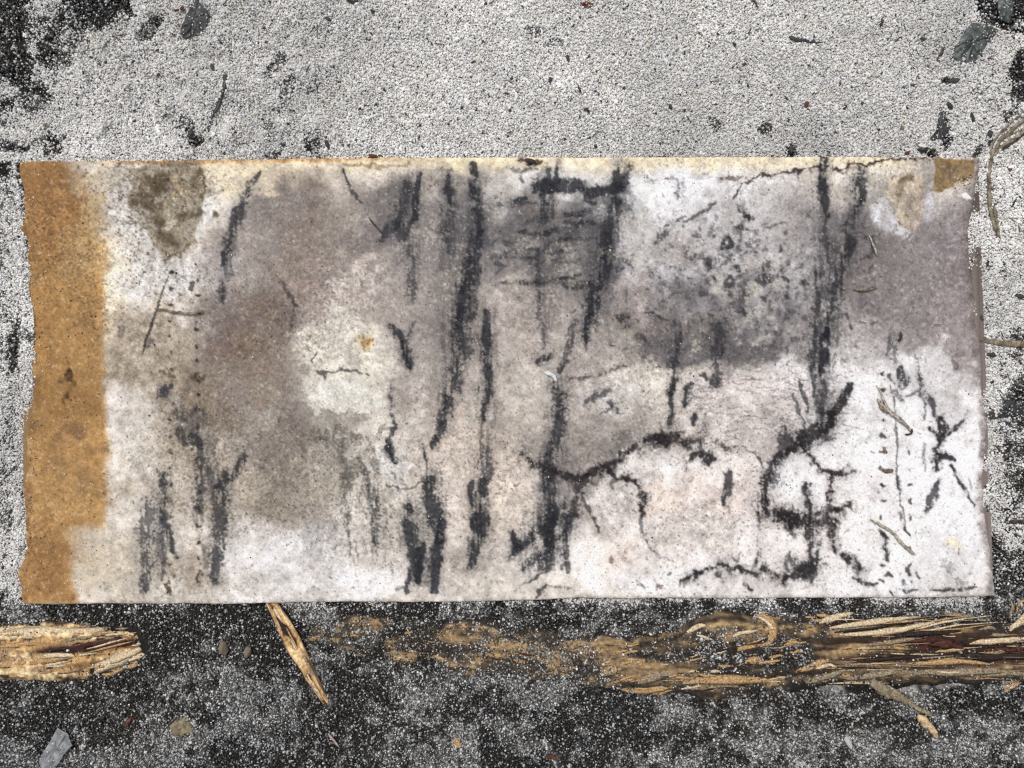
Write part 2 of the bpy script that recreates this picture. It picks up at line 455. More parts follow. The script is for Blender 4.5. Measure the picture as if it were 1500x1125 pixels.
def poly(pts, rgb, s, soft=3.0, m=.25, warp=.5):
    """filled polygon with a soft edge"""
    X, Y = cx + wax * warp + wsx * .5, cy + way * warp + wsy * .5
    ins = np.zeros(cx.shape, bool); n = len(pts)
    for i in range(n):
        x1, y1 = pts[i]; x2, y2 = pts[(i + 1) % n]
        if y1 == y2: continue
        ins ^= ((y1 > Y) != (y2 > Y)) & (X < (x2 - x1) * (Y - y1) / (y2 - y1) + x1)
    d, _, _ = seg_dist(X, Y, list(pts) + [pts[0]])
    sd = np.where(ins, d, -d)
    over(np.clip(s * ss(-soft, soft, sd) * (1 + m * (.5 * mott + .5 * mott2 + .4 * mott3)), 0, 1), rgb)

INK = (54, 55, 60)
def stroke(pts, w=8, d=.85, rough=.6, rgb=INK, taper=True, warp=1.0, streak=.20):
    """charcoal mark: pts (x, y[, width factor]); rough = how much the tooth of the paper breaks it up"""
    if w > 7: w, d = w * 1.16, d * .96
    xs_ = [p[0] for p in pts]; ys_ = [p[1] for p in pts]; pad = w * 1.8 + 12
    x0 = max(0, int(min(xs_) - pad - CX0)); x1 = min(CW, int(max(xs_) + pad - CX0))
    y0 = max(0, int(min(ys_) - pad - CY0)); y1 = min(CH, int(max(ys_) + pad - CY0))
    if x1 <= x0 or y1 <= y0: return
    sl_ = (slice(y0, y1), slice(x0, x1))
    X = cx[sl_] + wsx[sl_] * warp * .8 + wax[sl_] * .16 * warp; Y = cy[sl_] + wsy[sl_] * warp * .8 + way[sl_] * .16 * warp
    ws = [(p[2] if len(p) > 2 else 1.0) * w for p in pts]
    if taper and len(pts) > 1 and all(len(p) < 3 for p in pts):
        ws[0] *= .6; ws[-1] *= .5
    dd, _, ww = seg_dist(X, Y, pts if len(pts) > 1 else [pts[0], (pts[0][0] + .1, pts[0][1])], ws if len(ws) > 1 else ws * 2)
    r = dd / np.maximum(ww * .5, .6)
    core = ss(2.05, .2, r)
    p = core * (1 + .22 * mott2[sl_] + .14 * mott3[sl_] + streak * streakv[sl_])
    a = d * ss(-.50, .62, p * 1.22 - .22 - (.15 + rough * 1.0) * (uni[sl_] * .8 + .10)) * ss(.0, .42, core)
    a = np.maximum(a, np.minimum(d, .9) * .15 * ss(3.2, .6, r) * (1 + .6 * gran[sl_] + .4 * mott3[sl_]) * (w > 4))
    over(np.clip(a * .95, 0, 1), rgb, (y0, y1, x0, x1))

def fuzzy(pts, w, d, rgb=(42, 38, 40), hair=7.0, dens=.9, side=0):
    """soft dark line with feathery hairs soaking out of it"""
    stroke(pts, w * 1.2, d, .62, rgb, taper=False, warp=2.2)
    stroke([(p[0] + 1.5, p[1] + 1) for p in pts], w * 2.4, d * .40, 1.2, (70, 65, 66), taper=False, warp=2.6)
    fr = random.Random(int(pts[0][0] * 7 + pts[0][1]))
    for k in range(len(pts) - 1):
        ax, ay = pts[k][:2]; bx, by = pts[k + 1][:2]; L = math.hypot(bx - ax, by - ay) + 1e-6
        nx, ny = -(by - ay) / L, (bx - ax) / L
        for _ in range(int(L * dens / 7)):
            t = fr.random(); sg = side or fr.choice((-1, 1)); h = abs(fr.gauss(0, hair * .75)) + 1
            x, y = ax + (bx - ax) * t, ay + (by - ay) * t
            stroke([(x, y), (x + nx * sg * h + fr.gauss(0, 2), y + ny * sg * h + fr.gauss(0, 2))], fr.uniform(2.2, 5), d * fr.uniform(.3, .75), .8, rgb, warp=1.2)

# --- large tones, stains and washes
wash(1300, 700, 230, 230, (240, 237, 238), .95, m=.1)
wash(1000, 300, 160, 80, (234, 233, 236), .9, m=.15)
wash(1010, 760, 260, 130, (238, 228, 222), .9, m=.1)
wash(430, 820, 130, 70, (224, 219, 218), .85, m=.2, hard=.8)
wash(820, 270, 120, 40, (232, 229, 226), .8, m=.2)
wash(210, 340, 60, 70, (228, 224, 220), .8, m=.25)
wash(280, 395, 50, 30, (216, 212, 212), .7, m=.2)
wash(235, 610, 80, 80, (205, 194, 178), .6, m=.3); wash(190, 600, 40, 50, (218, 210, 204), .7, m=.25)
wash(180, 830, 60, 50, (206, 190, 166), .65, m=.25)
wash(150, 270, 45, 30, (198, 184, 152), .7, m=.3); wash(190, 270, 30, 24, (196, 188, 178), .6, m=.3)
wash(160, 400, 22, 100, (236, 222, 196), .6, m=.15)
# violet-grey and brown wash, left of centre
wash(470, 350, 130, 85, (152, 141, 136), .9, 8, hard=.45)
wash(420, 300, 60, 40, (136, 126, 123), .65); wash(590, 320, 46, 45, (118, 112, 113), .7, -40); wash(520, 380, 60, 30, (122, 114, 114), .45, -35)
wash(370, 470, 80, 62, (132, 118, 113), .9); wash(375, 560, 90, 96, (138, 125, 117), .82, hard=.7)
wash(390, 690, 85, 70, (150, 139, 126), .75, hard=.85); wash(420, 640, 60, 70, (136, 125, 118), .55)
wash(290, 590, 50, 60, (140, 127, 117), .55, 0, .5)
wash(345, 490, 40, 50, (128, 110, 104), .5); wash(455, 420, 30, 40, (168, 148, 144), .5)
wash(530, 420, 70, 40, (192, 178, 168), .6); wash(590, 440, 90, 60, (186, 174, 166), .6)
wash(520, 530, 80, 70, (214, 206, 190), .85, hard=.4); wash(500, 580, 60, 30, (212, 208, 198), .7)
wash(480, 700, 40, 40, (182, 172, 156), .5); wash(470, 785, 34, 26, (168, 162, 160), .55, -30)
for a in [(500, 645, 34, 12, 20), (505, 680, 16, 34, -10), (470, 610, 26, 8, 30), (545, 640, 20, 8, -30), (520, 700, 24, 10, 60), (540, 690, 10, 30, -40)]:
    wash(*a[:4], (138, 133, 122), .55, a[4], .6, .5, 3.5)
wash(580, 690, 34, 26, (218, 216, 214), .6)
# right of it: grey hatching zone
wash(690, 390, 90, 120, (166, 157, 154), .75, hard=.5); wash(640, 560, 60, 110, (182, 170, 162), .6); wash(640, 400, 60, 60, (172, 160, 154), .5)
wash(640, 330, 60, 50, (130, 126, 128), .55); wash(705, 330, 50, 40, (120, 117, 119), .5)
wash(800, 360, 100, 55, (122, 118, 119), .75, hard=.5); wash(830, 420, 90, 60, (154, 145, 142), .65)
wash(760, 470, 70, 60, (196, 183, 174), .6); wash(770, 505, 24, 18, (176, 160, 140), .4)
wash(850, 500, 100, 70, (180, 170, 164), .6, hard=.6); wash(690, 690, 70, 100, (212, 196, 182), .7)
wash(850, 630, 110, 60, (186, 174, 166), .65, hard=.5); wash(870, 665, 70, 30, (166, 156, 150), .5); wash(900, 580, 50, 26, (206, 202, 200), .5)
wash(750, 760, 50, 50, (206, 192, 176), .5)
wash(676, 605, 14, 10, (166, 150, 138), .5, 0, .2); wash(637, 580, 30, 20, (164, 150, 140), .4)
# mottled grey field
wash(1010, 420, 120, 90, (176, 169, 168), .7, m=.8, hard=.5); wash(1000, 480, 110, 48, (146, 138, 137), .8, m=.55, hard=.45)
wash(1080, 505, 120, 30, (126, 121, 122), .75, m=.5, hard=.35); wash(935, 440, 40, 36, (160, 144, 140), .6)
wash(1150, 340, 100, 60, (166, 159, 159), .7, m=.55, hard=.5); wash(1175, 310, 40, 60, (150, 142, 141), .5, m=.5)
wash(1180, 440, 70, 80, (166, 158, 156), .75, m=.5); wash(1120, 420, 60, 40, (198, 193, 192), .5, m=.6)
wash(1340, 400, 105, 120, (148, 138, 138), .92, m=.22, hard=.28); wash(1310, 420, 90, 90, (140, 131, 131), .5, m=.35); wash(1400, 330, 40, 60, (150, 142, 142), .6, m=.2)
wash(1250, 500, 60, 30, (168, 160, 158), .6, m=.4); wash(1400, 480, 50, 60, (162, 152, 150), .7, m=.2)
wash(1320, 280, 60, 26, (168, 160, 156), .6)
wash(1090, 590, 90, 60, (214, 203, 198), .85, m=.12, hard=.4); wash(1180, 540, 80, 22, (216, 210, 208), .7, m=.2)
wash(1060, 620, 80, 24, (204, 193, 186), .5, m=.2); wash(1340, 560, 60, 40, (226, 221, 220), .7, m=.2)
wash(1400, 560, 40, 50, (206, 200, 200), .6); wash(1390, 830, 60, 40, (216, 212, 212), .5, m=.6)
wash(985, 730, 40, 30, (240, 218, 202), .7, m=.2); wash(1060, 720, 50, 40, (238, 218, 208), .6, m=.2); wash(900, 800, 30, 40, (238, 222, 210), .6, m=.2)
wash(960, 680, 60, 26, (242, 236, 232), .8, m=.08, hard=.3); wash(1060, 680, 50, 24, (242, 232, 226), .7, m=.08)
wash(1010, 440, 60, 60, (206, 203, 203), .4, m=1.2)
wash(660, 520, 60, 60, (172, 160, 152), .5); wash(740, 440, 60, 40, (190, 176, 168), .4); wash(700, 640, 60, 50, (196, 180, 166), .5)
wash(610, 520, 40, 70, (178, 168, 160), .5); wash(560, 450, 50, 26, (160, 148, 138), .45); wash(880, 460, 60, 60, (164, 154, 150), .45)
wash(830, 560, 60, 60, (188, 178, 170), .4); wash(300, 700, 60, 60, (186, 172, 154), .5); wash(430, 740, 60, 40, (146, 134, 120), .45)
wash(230, 510, 60, 50, (208, 200, 190), .6); wash(350, 400, 60, 40, (150, 138, 134), .5); wash(560, 780, 70, 60, (200, 190, 176), .5)
wash(740, 700, 40, 80, (206, 190, 174), .4); wash(650, 470, 30, 90, (140, 132, 128), .35); wash(690, 300, 30, 60, (110, 108, 110), .4); wash(600, 300, 24, 60, (110, 106, 107), .45)
wash(870, 370, 30, 70, (118, 114, 114), .45); wash(800, 310, 60, 30, (128, 124, 124), .4); wash(790, 330, 70, 14, (100, 98, 100), .4, -6)
wash(810, 400, 60, 12, (130, 124, 122), .4, -8); wash(1250, 330, 40, 50, (128, 122, 122), .5); wash(1200, 380, 30, 90, (136, 130, 130), .5, 6); wash(1265, 400, 50, 60, (132, 124, 123), .5, m=.5)
wash(1050, 520, 24, 26, (100, 96, 98), .4); wash(970, 500, 50, 26, (136, 128, 127), .5); wash(1420, 420, 20, 140, (138, 126, 124), .5, m=.15)
wash(1200, 600, 30, 40, (170, 164, 162), .5); wash(1110, 640, 50, 16, (186, 176, 170), .5); wash(830, 720, 26, 60, (150, 142, 138), .45)
wash(1070, 400, 130, 80, (196, 192, 193), .5, m=.5); wash(1060, 455, 105, 62, (118, 113, 115), .42, m=1.1); wash(1000, 500, 90, 26, (112, 108, 109), .4, m=.6); wash(1110, 505, 70, 24, (104, 100, 102), .45, m=.5)
wash(905, 645, 70, 26, (140, 132, 127), .55, -20); wash(830, 660, 50, 40, (158, 148, 141), .45); wash(810, 720, 30, 50, (120, 114, 112), .4, 20)
wash(800, 345, 95, 40, (112, 109, 111), .40, m=.8); wash(885, 345, 26, 90, (98, 96, 99), .45, 12, m=.5); wash(770, 400, 50, 14, (112, 108, 108), .4, -5, m=.6)
wash(680, 400, 22, 110, (112, 108, 108), .4, 10, m=.5); wash(1165, 700, 34, 34, (244, 241, 241), .7, m=.08); wash(1215, 665, 34, 18, (244, 243, 244), .7, m=.08); wash(885, 745, 36, 40, (242, 234, 230), .6, m=.08)
wash(1000, 850, 120, 26, (236, 232, 232), .6, m=.1); wash(540, 860, 120, 20, (226, 222, 220), .6, m=.1); wash(660, 760, 26, 60, (224, 212, 202), .5, m=.2)
dust = ss(-.2, 1.7, fract((CH, CW), 34, 4, 71) + .5 * gran) * ss(640, 240, cx)
over(np.clip(dust * .5, 0, 1), (146, 124, 98))
over(np.clip(ss(-.2, 1.8, fract((CH, CW), 26, 4, 72) + .5 * gran) * ss(1250, 1000, cx) * ss(520, 640, cx) * .38, 0, 1), (150, 138, 130))
# warm stain along the upper margin
band = ss(29, 5, cy - cur(T_EDGE, cx) + 8 * mott * .5) * ss(240, 330, cx) * ss(1370, 1290, cx)
over(np.clip(band * (.85 + .15 * mott2), 0, 1), (237, 219, 184))
over(np.clip(ss(7, 1, cy - cur(T_EDGE, cx) + mott2) * ss(60, 240, cx) * ss(700, 450, cx) * .8, 0, 1), (196, 146, 88))
wash(360, 262, 70, 22, (226, 206, 172), .6)
line_up = [(1075, 288), (1080, 276), (1090, 265), (1101, 256), (1130, 253), (1160, 248), (1200, 243), (1228, 247), (1262, 240), (1310, 235), (1370, 233.5)]
fuzzy(line_up, 3.2, .85, (58, 46, 40), 1.6, .4, 1)
stroke([(1050, 262), (1075, 262), (1090, 258)], 5, .6, .5, (90, 70, 56)); stroke([(500, 241), (560, 243), (600, 241)], 6, .45, .5, (110, 92, 74))
# brown tannin band down the left side
LB = [(20, 225), (90, 225), (97, 262), (106, 300), (120, 330), (152, 365), (154, 500), (156, 640), (154, 764), (122, 771), (94, 783), (102, 815), (118, 890), (20, 890)]
poly(LB, (183, 142, 92), .97, 9, .03)
poly([(95, 285), (150, 292), (154, 400), (100, 400)], (198, 164, 114), .75, 18, .08)
wash(70, 290, 36, 60, (152, 114, 77), .8, m=.08, hard=.8); wash(100, 370, 34, 34, (156, 128, 94), .5, m=.15, hard=.8); wash(60, 345, 30, 60, (164, 122, 80), .5, m=.1, hard=.9)
wash(90, 590, 60, 30, (146, 110, 70), .45, m=.5); wash(95, 740, 50, 46, (196, 156, 104), .6, m=.12, hard=.8); wash(70, 830, 40, 50, (160, 120, 78), .75, m=.06, hard=.8)
wash(60, 480, 20, 120, (172, 130, 82), .5, m=.1, hard=.9); wash(130, 460, 22, 26, (150, 118, 84), .5); wash(100, 650, 22, 16, (134, 104, 78), .5); wash(105, 710, 14, 22, (150, 118, 86), .5)
wash(82, 548, 12, 14, (78, 56, 40), .75, 0, .5, .4); wash(96, 528, 8, 6, (92, 68, 48), .5, -30)
over(ss(12, 2, cx - cur(L_EDGE, cy) + mott2) * .5, (146, 108, 72))
over(ss(0.9, 1.6, tooth_f + .3 * mott3) * ((cx < 152) * .16), (214, 184, 136))
over(ss(9, 2, edge_d_c := cx - cur(L_EDGE, cy)) * ss(-.3, 1.2, mott2) * .4, (206, 176, 130))
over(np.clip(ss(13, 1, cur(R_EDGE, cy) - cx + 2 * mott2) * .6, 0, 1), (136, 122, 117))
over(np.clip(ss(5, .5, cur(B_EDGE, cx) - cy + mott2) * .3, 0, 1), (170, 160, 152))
# stained, worn places at the upper corners (dirt round them)
poly([(186, 245), (270, 237), (290, 240), (300, 258), (296, 330), (288, 354), (264, 378), (240, 381), (222, 364), (206, 336), (190, 300), (200, 272)], (164, 149, 126), .85, 3, .3)
for a in [(215, 265, 34, 22), (205, 298, 26, 18), (270, 262, 26, 18), (285, 300, 12, 26), (240, 340, 18, 26), (250, 370, 14, 10), (225, 330, 16, 20)]:
    wash(*a, (104, 92, 76), .55, 0, 1.2, .7, 2.2)
hr0 = random.Random(41)
for q_ in range(170):
    x, y = hr0.gauss(235, 30), hr0.gauss(285, 42)
    if y > 250 + (x - 175) * 3.2 + 60 or y > 400 or x > 300 or y < 240: continue
    stroke([(x, y), (x + hr0.uniform(-4, 4), y + hr0.uniform(-3, 4))], hr0.uniform(2.5, 9), hr0.uniform(.3, .7), .85, (98, 87, 72), warp=2)
for q_ in range(120):
    x, y = hr0.gauss(200, 26), hr0.gauss(345, 40)
    stroke([(x, y), (x + hr0.uniform(-2, 2), y + hr0.uniform(-2, 2))], hr0.uniform(2, 5), hr0.uniform(.3, .7), .6, (96, 82, 62), warp=1.5)
stroke([(272, 238), (290, 242), (299, 258), (298, 300), (294, 332), (284, 352), (262, 376), (242, 380)], 3.2, .6, .55, (88, 74, 58), False, 1.5)
wash(255, 285, 20, 14, (190, 172, 140), .6); wash(262, 322, 20, 16, (178, 166, 146), .6)
poly([(300, 284), (312, 284), (309, 310), (292, 352), (286, 345), (295, 320)], (226, 222, 216), .85, 2.5, .1)
poly([(1298, 262), (1336, 256), (1352, 268), (1352, 300), (1349, 328), (1338, 337), (1322, 338), (1312, 328), (1305, 300), (1296, 280)], (202, 184, 162), .92, 2.5, .1)
wash(1322, 282, 8, 16, (120, 104, 84), .7, 10, 1.0); wash(1316, 300, 9, 8, (126, 110, 88), .6, 0, 1.)
poly([(1270, 300), (1296, 290), (1308, 318), (1320, 334), (1336, 342), (1332, 348), (1306, 342), (1284, 328)], (222, 220, 224), .8, 4, .3)
poly([(1354, 282), (1364, 284), (1362, 318), (1352, 322)], (206, 204, 214), .6, 4, .2)
poly([(1369, 233), (1428, 233), (1426, 264), (1396, 274), (1369, 282)], (150, 124, 88), .95, 1.6, .15, .2)
wash(1384, 252, 8, 8, (124, 98, 62), .6)
poly([(1404, 285), (1412, 283), (1418, 288), (1410, 293)], (244, 242, 236), .9, 1, .1); poly([(1400, 268), (1420, 264), (1420, 268), (1404, 271)], (226, 216, 196), .7, 1.5, .1)
wash(533, 503, 10, 9, (172, 144, 96), .35, 0, .9, .9, .6)
for q_ in range(22): stroke([(R.gauss(533, 6), R.gauss(502, 5.5))], R.uniform(1.8, 3.2), .6, .5, (126, 94, 44))
wash(1400, 797, 8, 6, (240, 214, 166), .6, 0, .3, .8, 1)

# --- charcoal strokes, left
stroke([(379, 254), (361, 282), (346, 318), (334, 358), (326, 388)], 11, .8, .75); stroke([(334, 350), (326, 390)], 9, .6, .55)
stroke([(324, 414), (323, 428), (326, 440)], 11, .8, .6); stroke([(345, 330), (332, 400), (318, 440)], 8, .35, .8)
stroke([(247, 404), (232, 442), (214, 500), (208, 520)], 3.2, .75, .45, warp=.4); stroke([(222, 500), (213, 508)], 11, .5, .8); stroke([(180, 480), (174, 492)], 12, .3, .9)
stroke([(282, 414), (280, 424)], 8, .8, .5); stroke([(281, 553), (290, 555), (301, 552)], 9, .75, .5, (70, 56, 44)); stroke([(231, 543), (250, 549), (256, 552)], 5, .6, .6, (80, 64, 50))
stroke([(246, 566), (238, 576), (232, 582)], 14, .85, .55, (50, 52, 62)); stroke([(255, 598), (268, 612), (285, 604)], 14, .45, .85)
stroke([(262, 630), (272, 648)], 14, .75, .65); stroke([(284, 640), (292, 650), (298, 656)], 16, .92, .5); stroke([(288, 600), (300, 604)], 14, .5, .8)
stroke([(293, 658), (294, 705), (292, 750)], 13, .62, .85); stroke([(358, 668), (346, 690), (334, 702), (318, 716)], 9, .8, .7)
stroke([(330, 700), (322, 735), (318, 785), (316, 850)], 20, .78, .85); stroke([(308, 690), (312, 730)], 14, .6, .8)
stroke([(240, 694), (239, 722), (243, 762), (250, 790), (257, 815)], 9, .9, .5); stroke([(232, 690), (248, 694)], 8, .75, .6, (66, 54, 44))
stroke([(220, 735), (215, 790), (211, 862)], 24, .55, 1.0); stroke([(232, 775), (234, 845)], 16, .5, 1.0); stroke([(238, 760), (240, 840)], 10, .5, .9); stroke([(205, 835), (213, 865)], 12, .5, .9)
stroke([(300, 800), (303, 830)], 10, .3, .9)
for x, y in [(252, 838), (248, 862), (293, 836), (290, 846), (244, 856)]:
    stroke([(x, y), (x + 3, y + 7)], 8, .75, .8, (78, 62, 46))
for y in np.arange(385, 860, 24.0):
    stroke([(290 + R.uniform(-2, 2), y), (291 + R.uniform(-2, 2), y + 2)], R.uniform(5, 7), R.uniform(.75, .95), .2, (60, 52, 48))
    if R.random() < .85: stroke([(250 + R.uniform(-3, 3), y + 12), (250, y + 13)], R.uniform(4.5, 7), R.uniform(.6, .9), .2, (74, 62, 52))
stroke([(412, 412), (424, 430), (433, 444)], 7, .6, .75); stroke([(427, 443), (436, 446)], 8, .7, .5, (56, 50, 50)); stroke([(430, 450), (424, 500)], 6, .3, .9)
stroke([(464, 516), (455, 532)], 4, .75, .5); stroke([(466, 544), (478, 548), (478, 556)], 7, .65, .6); stroke([(478, 545), (500, 540), (542, 548)], 3.5, .6, .5); stroke([(455, 530), (462, 540)], 3, .5, .5)
stroke([(462, 644), (478, 636), (497, 632), (514, 644), (532, 640)], 15, .6, .9, (98, 94, 88)); stroke([(498, 648), (506, 682), (512, 715)], 18, .62, .9, (90, 88, 86)); stroke([(480, 655), (470, 640), (450, 622)], 9, .45, .95, (110, 104, 94))
stroke([(528, 672), (544, 712), (552, 756), (549, 800)], 10, .6, .9, (84, 83, 82)); stroke([(540, 645), (548, 676), (556, 700)], 10, .5, .95, (96, 94, 90)); stroke([(510, 745), (512, 800)], 8, .5, .9, (92, 90, 88))
stroke([(560, 735), (568, 790), (566, 830)], 12, .3, 1.1, (110, 106, 100)); stroke([(262, 596), (276, 622), (284, 640)], 16, .5, 1.0, (84, 82, 84)); stroke([(296, 608), (310, 640), (306, 690)], 16, .45, 1.05, (88, 86, 86))
stroke([(276, 560), (262, 580), (252, 610)], 14, .4, 1.05, (96, 90, 86)); stroke([(420, 600), (440, 640), (448, 670)], 18, .3, 1.1, (110, 100, 92))
for pts_, w_, d_2 in [([(908, 250), (900, 310), (885, 370), (868, 450), (856, 505)], 34, .42), ([(697, 270), (700, 335), (686, 400), (670, 470), (666, 540), (650, 620)], 30, .42), ([(604, 262), (600, 330), (602, 430)], 30, .38), ([(660, 262), (660, 340), (655, 390)], 28, .40),
                      ([(818, 560), (812, 660), (804, 760), (803, 830)], 30, .40), ([(1252, 262), (1246, 340), (1222, 420), (1208, 500), (1200, 600)], 30, .40), ([(1206, 300), (1204, 420), (1194, 540)], 28, .36), ([(714, 460), (716, 600), (704, 700), (700, 800)], 22, .34),
                      ([(636, 690), (634, 780), (628, 850)], 34, .36), ([(600, 740), (606, 850)], 26, .34), ([(322, 690), (318, 840)], 30, .40), ([(240, 690), (244, 800)], 26, .30), ([(292, 600), (294, 760)], 26, .34), ([(218, 740), (213, 860)], 30, .34), ([(360, 280), (330, 400)], 22, .30), ([(798, 250), (796, 420), (800, 500)], 24, .36), ([(595, 490), (600, 545)], 26, .34), ([(785, 760), (780, 830)], 60, .34), ([(990, 480), (980, 620)], 18, .32), ([(1050, 480), (1048, 565)], 26, .36)]:
    stroke(pts_, w_, d_2, 1.05, (78, 76, 79), warp=1.6, streak=.45)
# --- upper centre
stroke([(504, 250), (512, 275), (530, 300)], 6, .6, .75); stroke([(505, 252), (508, 268)], 5, .6, .5)
stroke([(616, 256), (612, 282), (607, 325)], 10, .9, .6); stroke([(598, 268), (588, 305), (586, 325), (560, 350)], 14, .7, .8); stroke([(603, 340), (601, 420), (606, 440)], 12, .5, .95)
stroke([(575, 318), (590, 345), (604, 330)], 14, .6, .85)
stroke([(657, 259), (657, 280), (661, 298)], 11, .95, .4); stroke([(662, 300), (658, 340), (660, 370)], 12, .6, .85); stroke([(648, 300), (650, 350)], 14, .5, .95)
stroke([(692, 243), (696, 262)], 12, .88, .45); stroke([(691, 272), (697, 300), (702, 345)], 14, .95, .5)
stroke([(700, 340), (690, 380), (680, 420), (670, 470)], 22, .78, .8); stroke([(688, 370), (676, 430)], 10, .75, .6); stroke([(702, 345), (694, 420), (690, 480)], 12, .45, .95)
stroke([(674, 450), (668, 520), (662, 575), (650, 620), (640, 652)], 15, .78, .72); stroke([(690, 460), (684, 510), (668, 545)], 16, .65, .9); stroke([(640, 640), (636, 655)], 12, .8, .6)
stroke([(670, 480), (676, 484)], 9, .8, .5); stroke([(655, 580), (648, 622)], 8, .6, .6)
stroke([(820, 234), (813, 264), (806, 276)], 9, .88, .6); stroke([(801, 252), (797, 290), (796, 325)], 13, .72, .8); stroke([(812, 275), (808, 320)], 10, .5, .9)
stroke([(788, 274), (818, 272), (848, 273)], 15, .95, .45, taper=False); stroke([(862, 282), (885, 279), (908, 278)], 13, .93, .5, taper=False); stroke([(845, 276), (862, 281)], 7, .7, .6)
stroke([(909, 234), (906, 258), (903, 300)], 12, .9, .6); stroke([(928, 238), (918, 262), (910, 285)], 9, .65, .95)
stroke([(903, 300), (892, 340), (880, 385), (870, 440), (857, 500)], 19, .8, .78); stroke([(872, 400), (864, 460), (855, 505)], 9, .75, .6); stroke([(890, 345), (885, 400), (878, 440)], 14, .55, .9)
stroke([(842, 470), (836, 500), (822, 540)], 12, .68, .8); stroke([(832, 530), (820, 545)], 8, .7, .7)
stroke([(762, 236), (775, 240), (790, 238)], 9, .85, .7, (58, 42, 34)); stroke([(740, 246), (765, 250), (785, 248)], 5, .5, .8)
stroke([(762, 258), (768, 266)], 8, .6, .7); stroke([(755, 296), (772, 292)], 10, .9, .5); stroke([(640, 250), (662, 247)], 7, .5, .8); stroke([(630, 270), (640, 265)], 4, .6, .6, (80, 60, 46))
stroke([(858, 294), (872, 300)], 9, .8, .6); stroke([(828, 318), (850, 316), (868, 313)], 4, .7, .5)
hr = random.Random(3)
for k_ in range(64):
    x, y = hr.gauss(815, 56), hr.gauss(358, 34)
    if not (725 < x < 915 and 296 < y < 425): continue
    L = hr.uniform(10, 34); stroke([(x - L / 2, y + hr.uniform(-2, 6)), (x + L / 2, y - hr.uniform(-2, 6))], hr.uniform(5, 13), hr.uniform(.3, .75), .95)
stroke([(725, 417), (770, 416), (800, 413), (850, 402)], 6, .6, .7); stroke([(762, 416), (776, 416)], 8, .6, .6); stroke([(786, 370), (790, 440), (796, 505)], 9, .45, .9); stroke([(788, 410), (790, 440)], 8, .5, .7)
stroke([(728, 386), (740, 390)], 8, .6, .7)
stroke([(1000, 328), (1026, 311), (1052, 298)], 5.5, .62, .65); stroke([(960, 358), (968, 350), (976, 345)], 11, .7, .65); stroke([(976, 334), (988, 325), (1004, 318)], 5, .6, .7); stroke([(960, 262), (945, 258)], 8, .4, .8)
stroke([(985, 262), (995, 270), (990, 290)], 10, .4, .95)
# --- centre
stroke([(576, 480), (588, 494), (596, 512), (601, 540)], 13, .88, .6); stroke([(590, 500), (600, 540)], 8, .8, .4); stroke([(610, 472), (598, 490)], 6, .5, .8); stroke([(585, 512), (590, 530)], 10, .5, .9)
stroke([(710, 454), (712, 490), (715, 540), (716, 578), (710, 592), (708, 614)], 10, .9, .5); stroke([(700, 570), (715, 565)], 14, .85, .6); stroke([(700, 490), (706, 530)], 8, .5, .9)
stroke([(708, 612), (704, 645), (702, 680)], 4, .5, .7, (90, 78, 66)); stroke([(700, 642), (704, 650)], 7, .4, .7, (110, 88, 60))
stroke([(574, 560), (577, 620), (570, 655), (577, 678)], 7, .75, .7); stroke([(570, 650), (573, 665), (578, 676)], 10, .8, .6)
stroke([(621, 655), (625, 675)], 7, .85, .5); stroke([(624, 675), (627, 700)], 4, .7, .5)
stroke([(565, 709), (585, 717), (606, 716), (620, 706), (627, 690)], 4, .6, .5, (90, 88, 88))
stroke([(632, 702), (630, 730), (636, 765), (642, 790)], 18, .88, .6); stroke([(646, 762), (640, 800), (636, 835), (635, 866)], 13, .94, .42); stroke([(645, 764), (636, 790)], 12, .6, .8)
stroke([(596, 742), (602, 780), (610, 815), (613, 850)], 15, .9, .55); stroke([(618, 800), (614, 845)], 16, .93, .4); stroke([(600, 835), (596, 868)], 9, .85, .55); stroke([(583, 864), (592, 862)], 8, .5, .7)
stroke([(622, 818), (634, 830)], 8, .6, .7); stroke([(592, 755), (588, 800)], 10, .4, .95)
stroke([(690, 708), (694, 740)], 15, .88, .6); stroke([(708, 706), (706, 750), (698, 795), (690, 832)], 17, .92, .5); stroke([(700, 725), (698, 770)], 22, .7, .75); stroke([(712, 660), (714, 690), (706, 706)], 14, .6, .9)
stroke([(545, 752), (548, 806)], 8, .6, .85); stroke([(511, 780), (514, 815)], 6, .5, .8); stroke([(530, 690), (545, 740), (552, 780)], 10, .35, .95); stroke([(500, 700), (505, 760)], 14, .35, 1.)
for k_ in range(26):
    x, y = hr.uniform(500, 600), hr.uniform(690, 830)
    stroke([(x, y), (x + hr.uniform(-4, 8), y + hr.uniform(10, 30))], hr.uniform(3, 7), hr.uniform(.2, .5), .9, (96, 94, 88))
stroke([(812, 562), (822, 580), (818, 625), (808, 680), (805, 720), (803, 760)], 15, .8, .72); stroke([(826, 575), (818, 610)], 10, .7, .8); stroke([(806, 665), (803, 720)], 12, .7, .7)
stroke([(787, 531), (797, 526), (806, 521)], 11, .9, .55); stroke([(885, 470), (895, 505)], 10, .2, .9)
stroke([(835, 558), (868, 551), (890, 545), (920, 535)], 6, .55, .8); stroke([(860, 589), (876, 580), (890, 574)], 11, .75, .65); stroke([(893, 590), (904, 601)], 10, .75, .65); stroke([(880, 605), (905, 598)], 5, .5, .7); stroke([(825, 618), (830, 620)], 9, .5, .7)
stroke([(894, 505), (898, 506)], 11, .7, .6)
stroke([(996, 488), (990, 520), (985, 565), (979, 622)], 8, .8, .65); stroke([(989, 560), (985, 580)], 8, .85, .5)
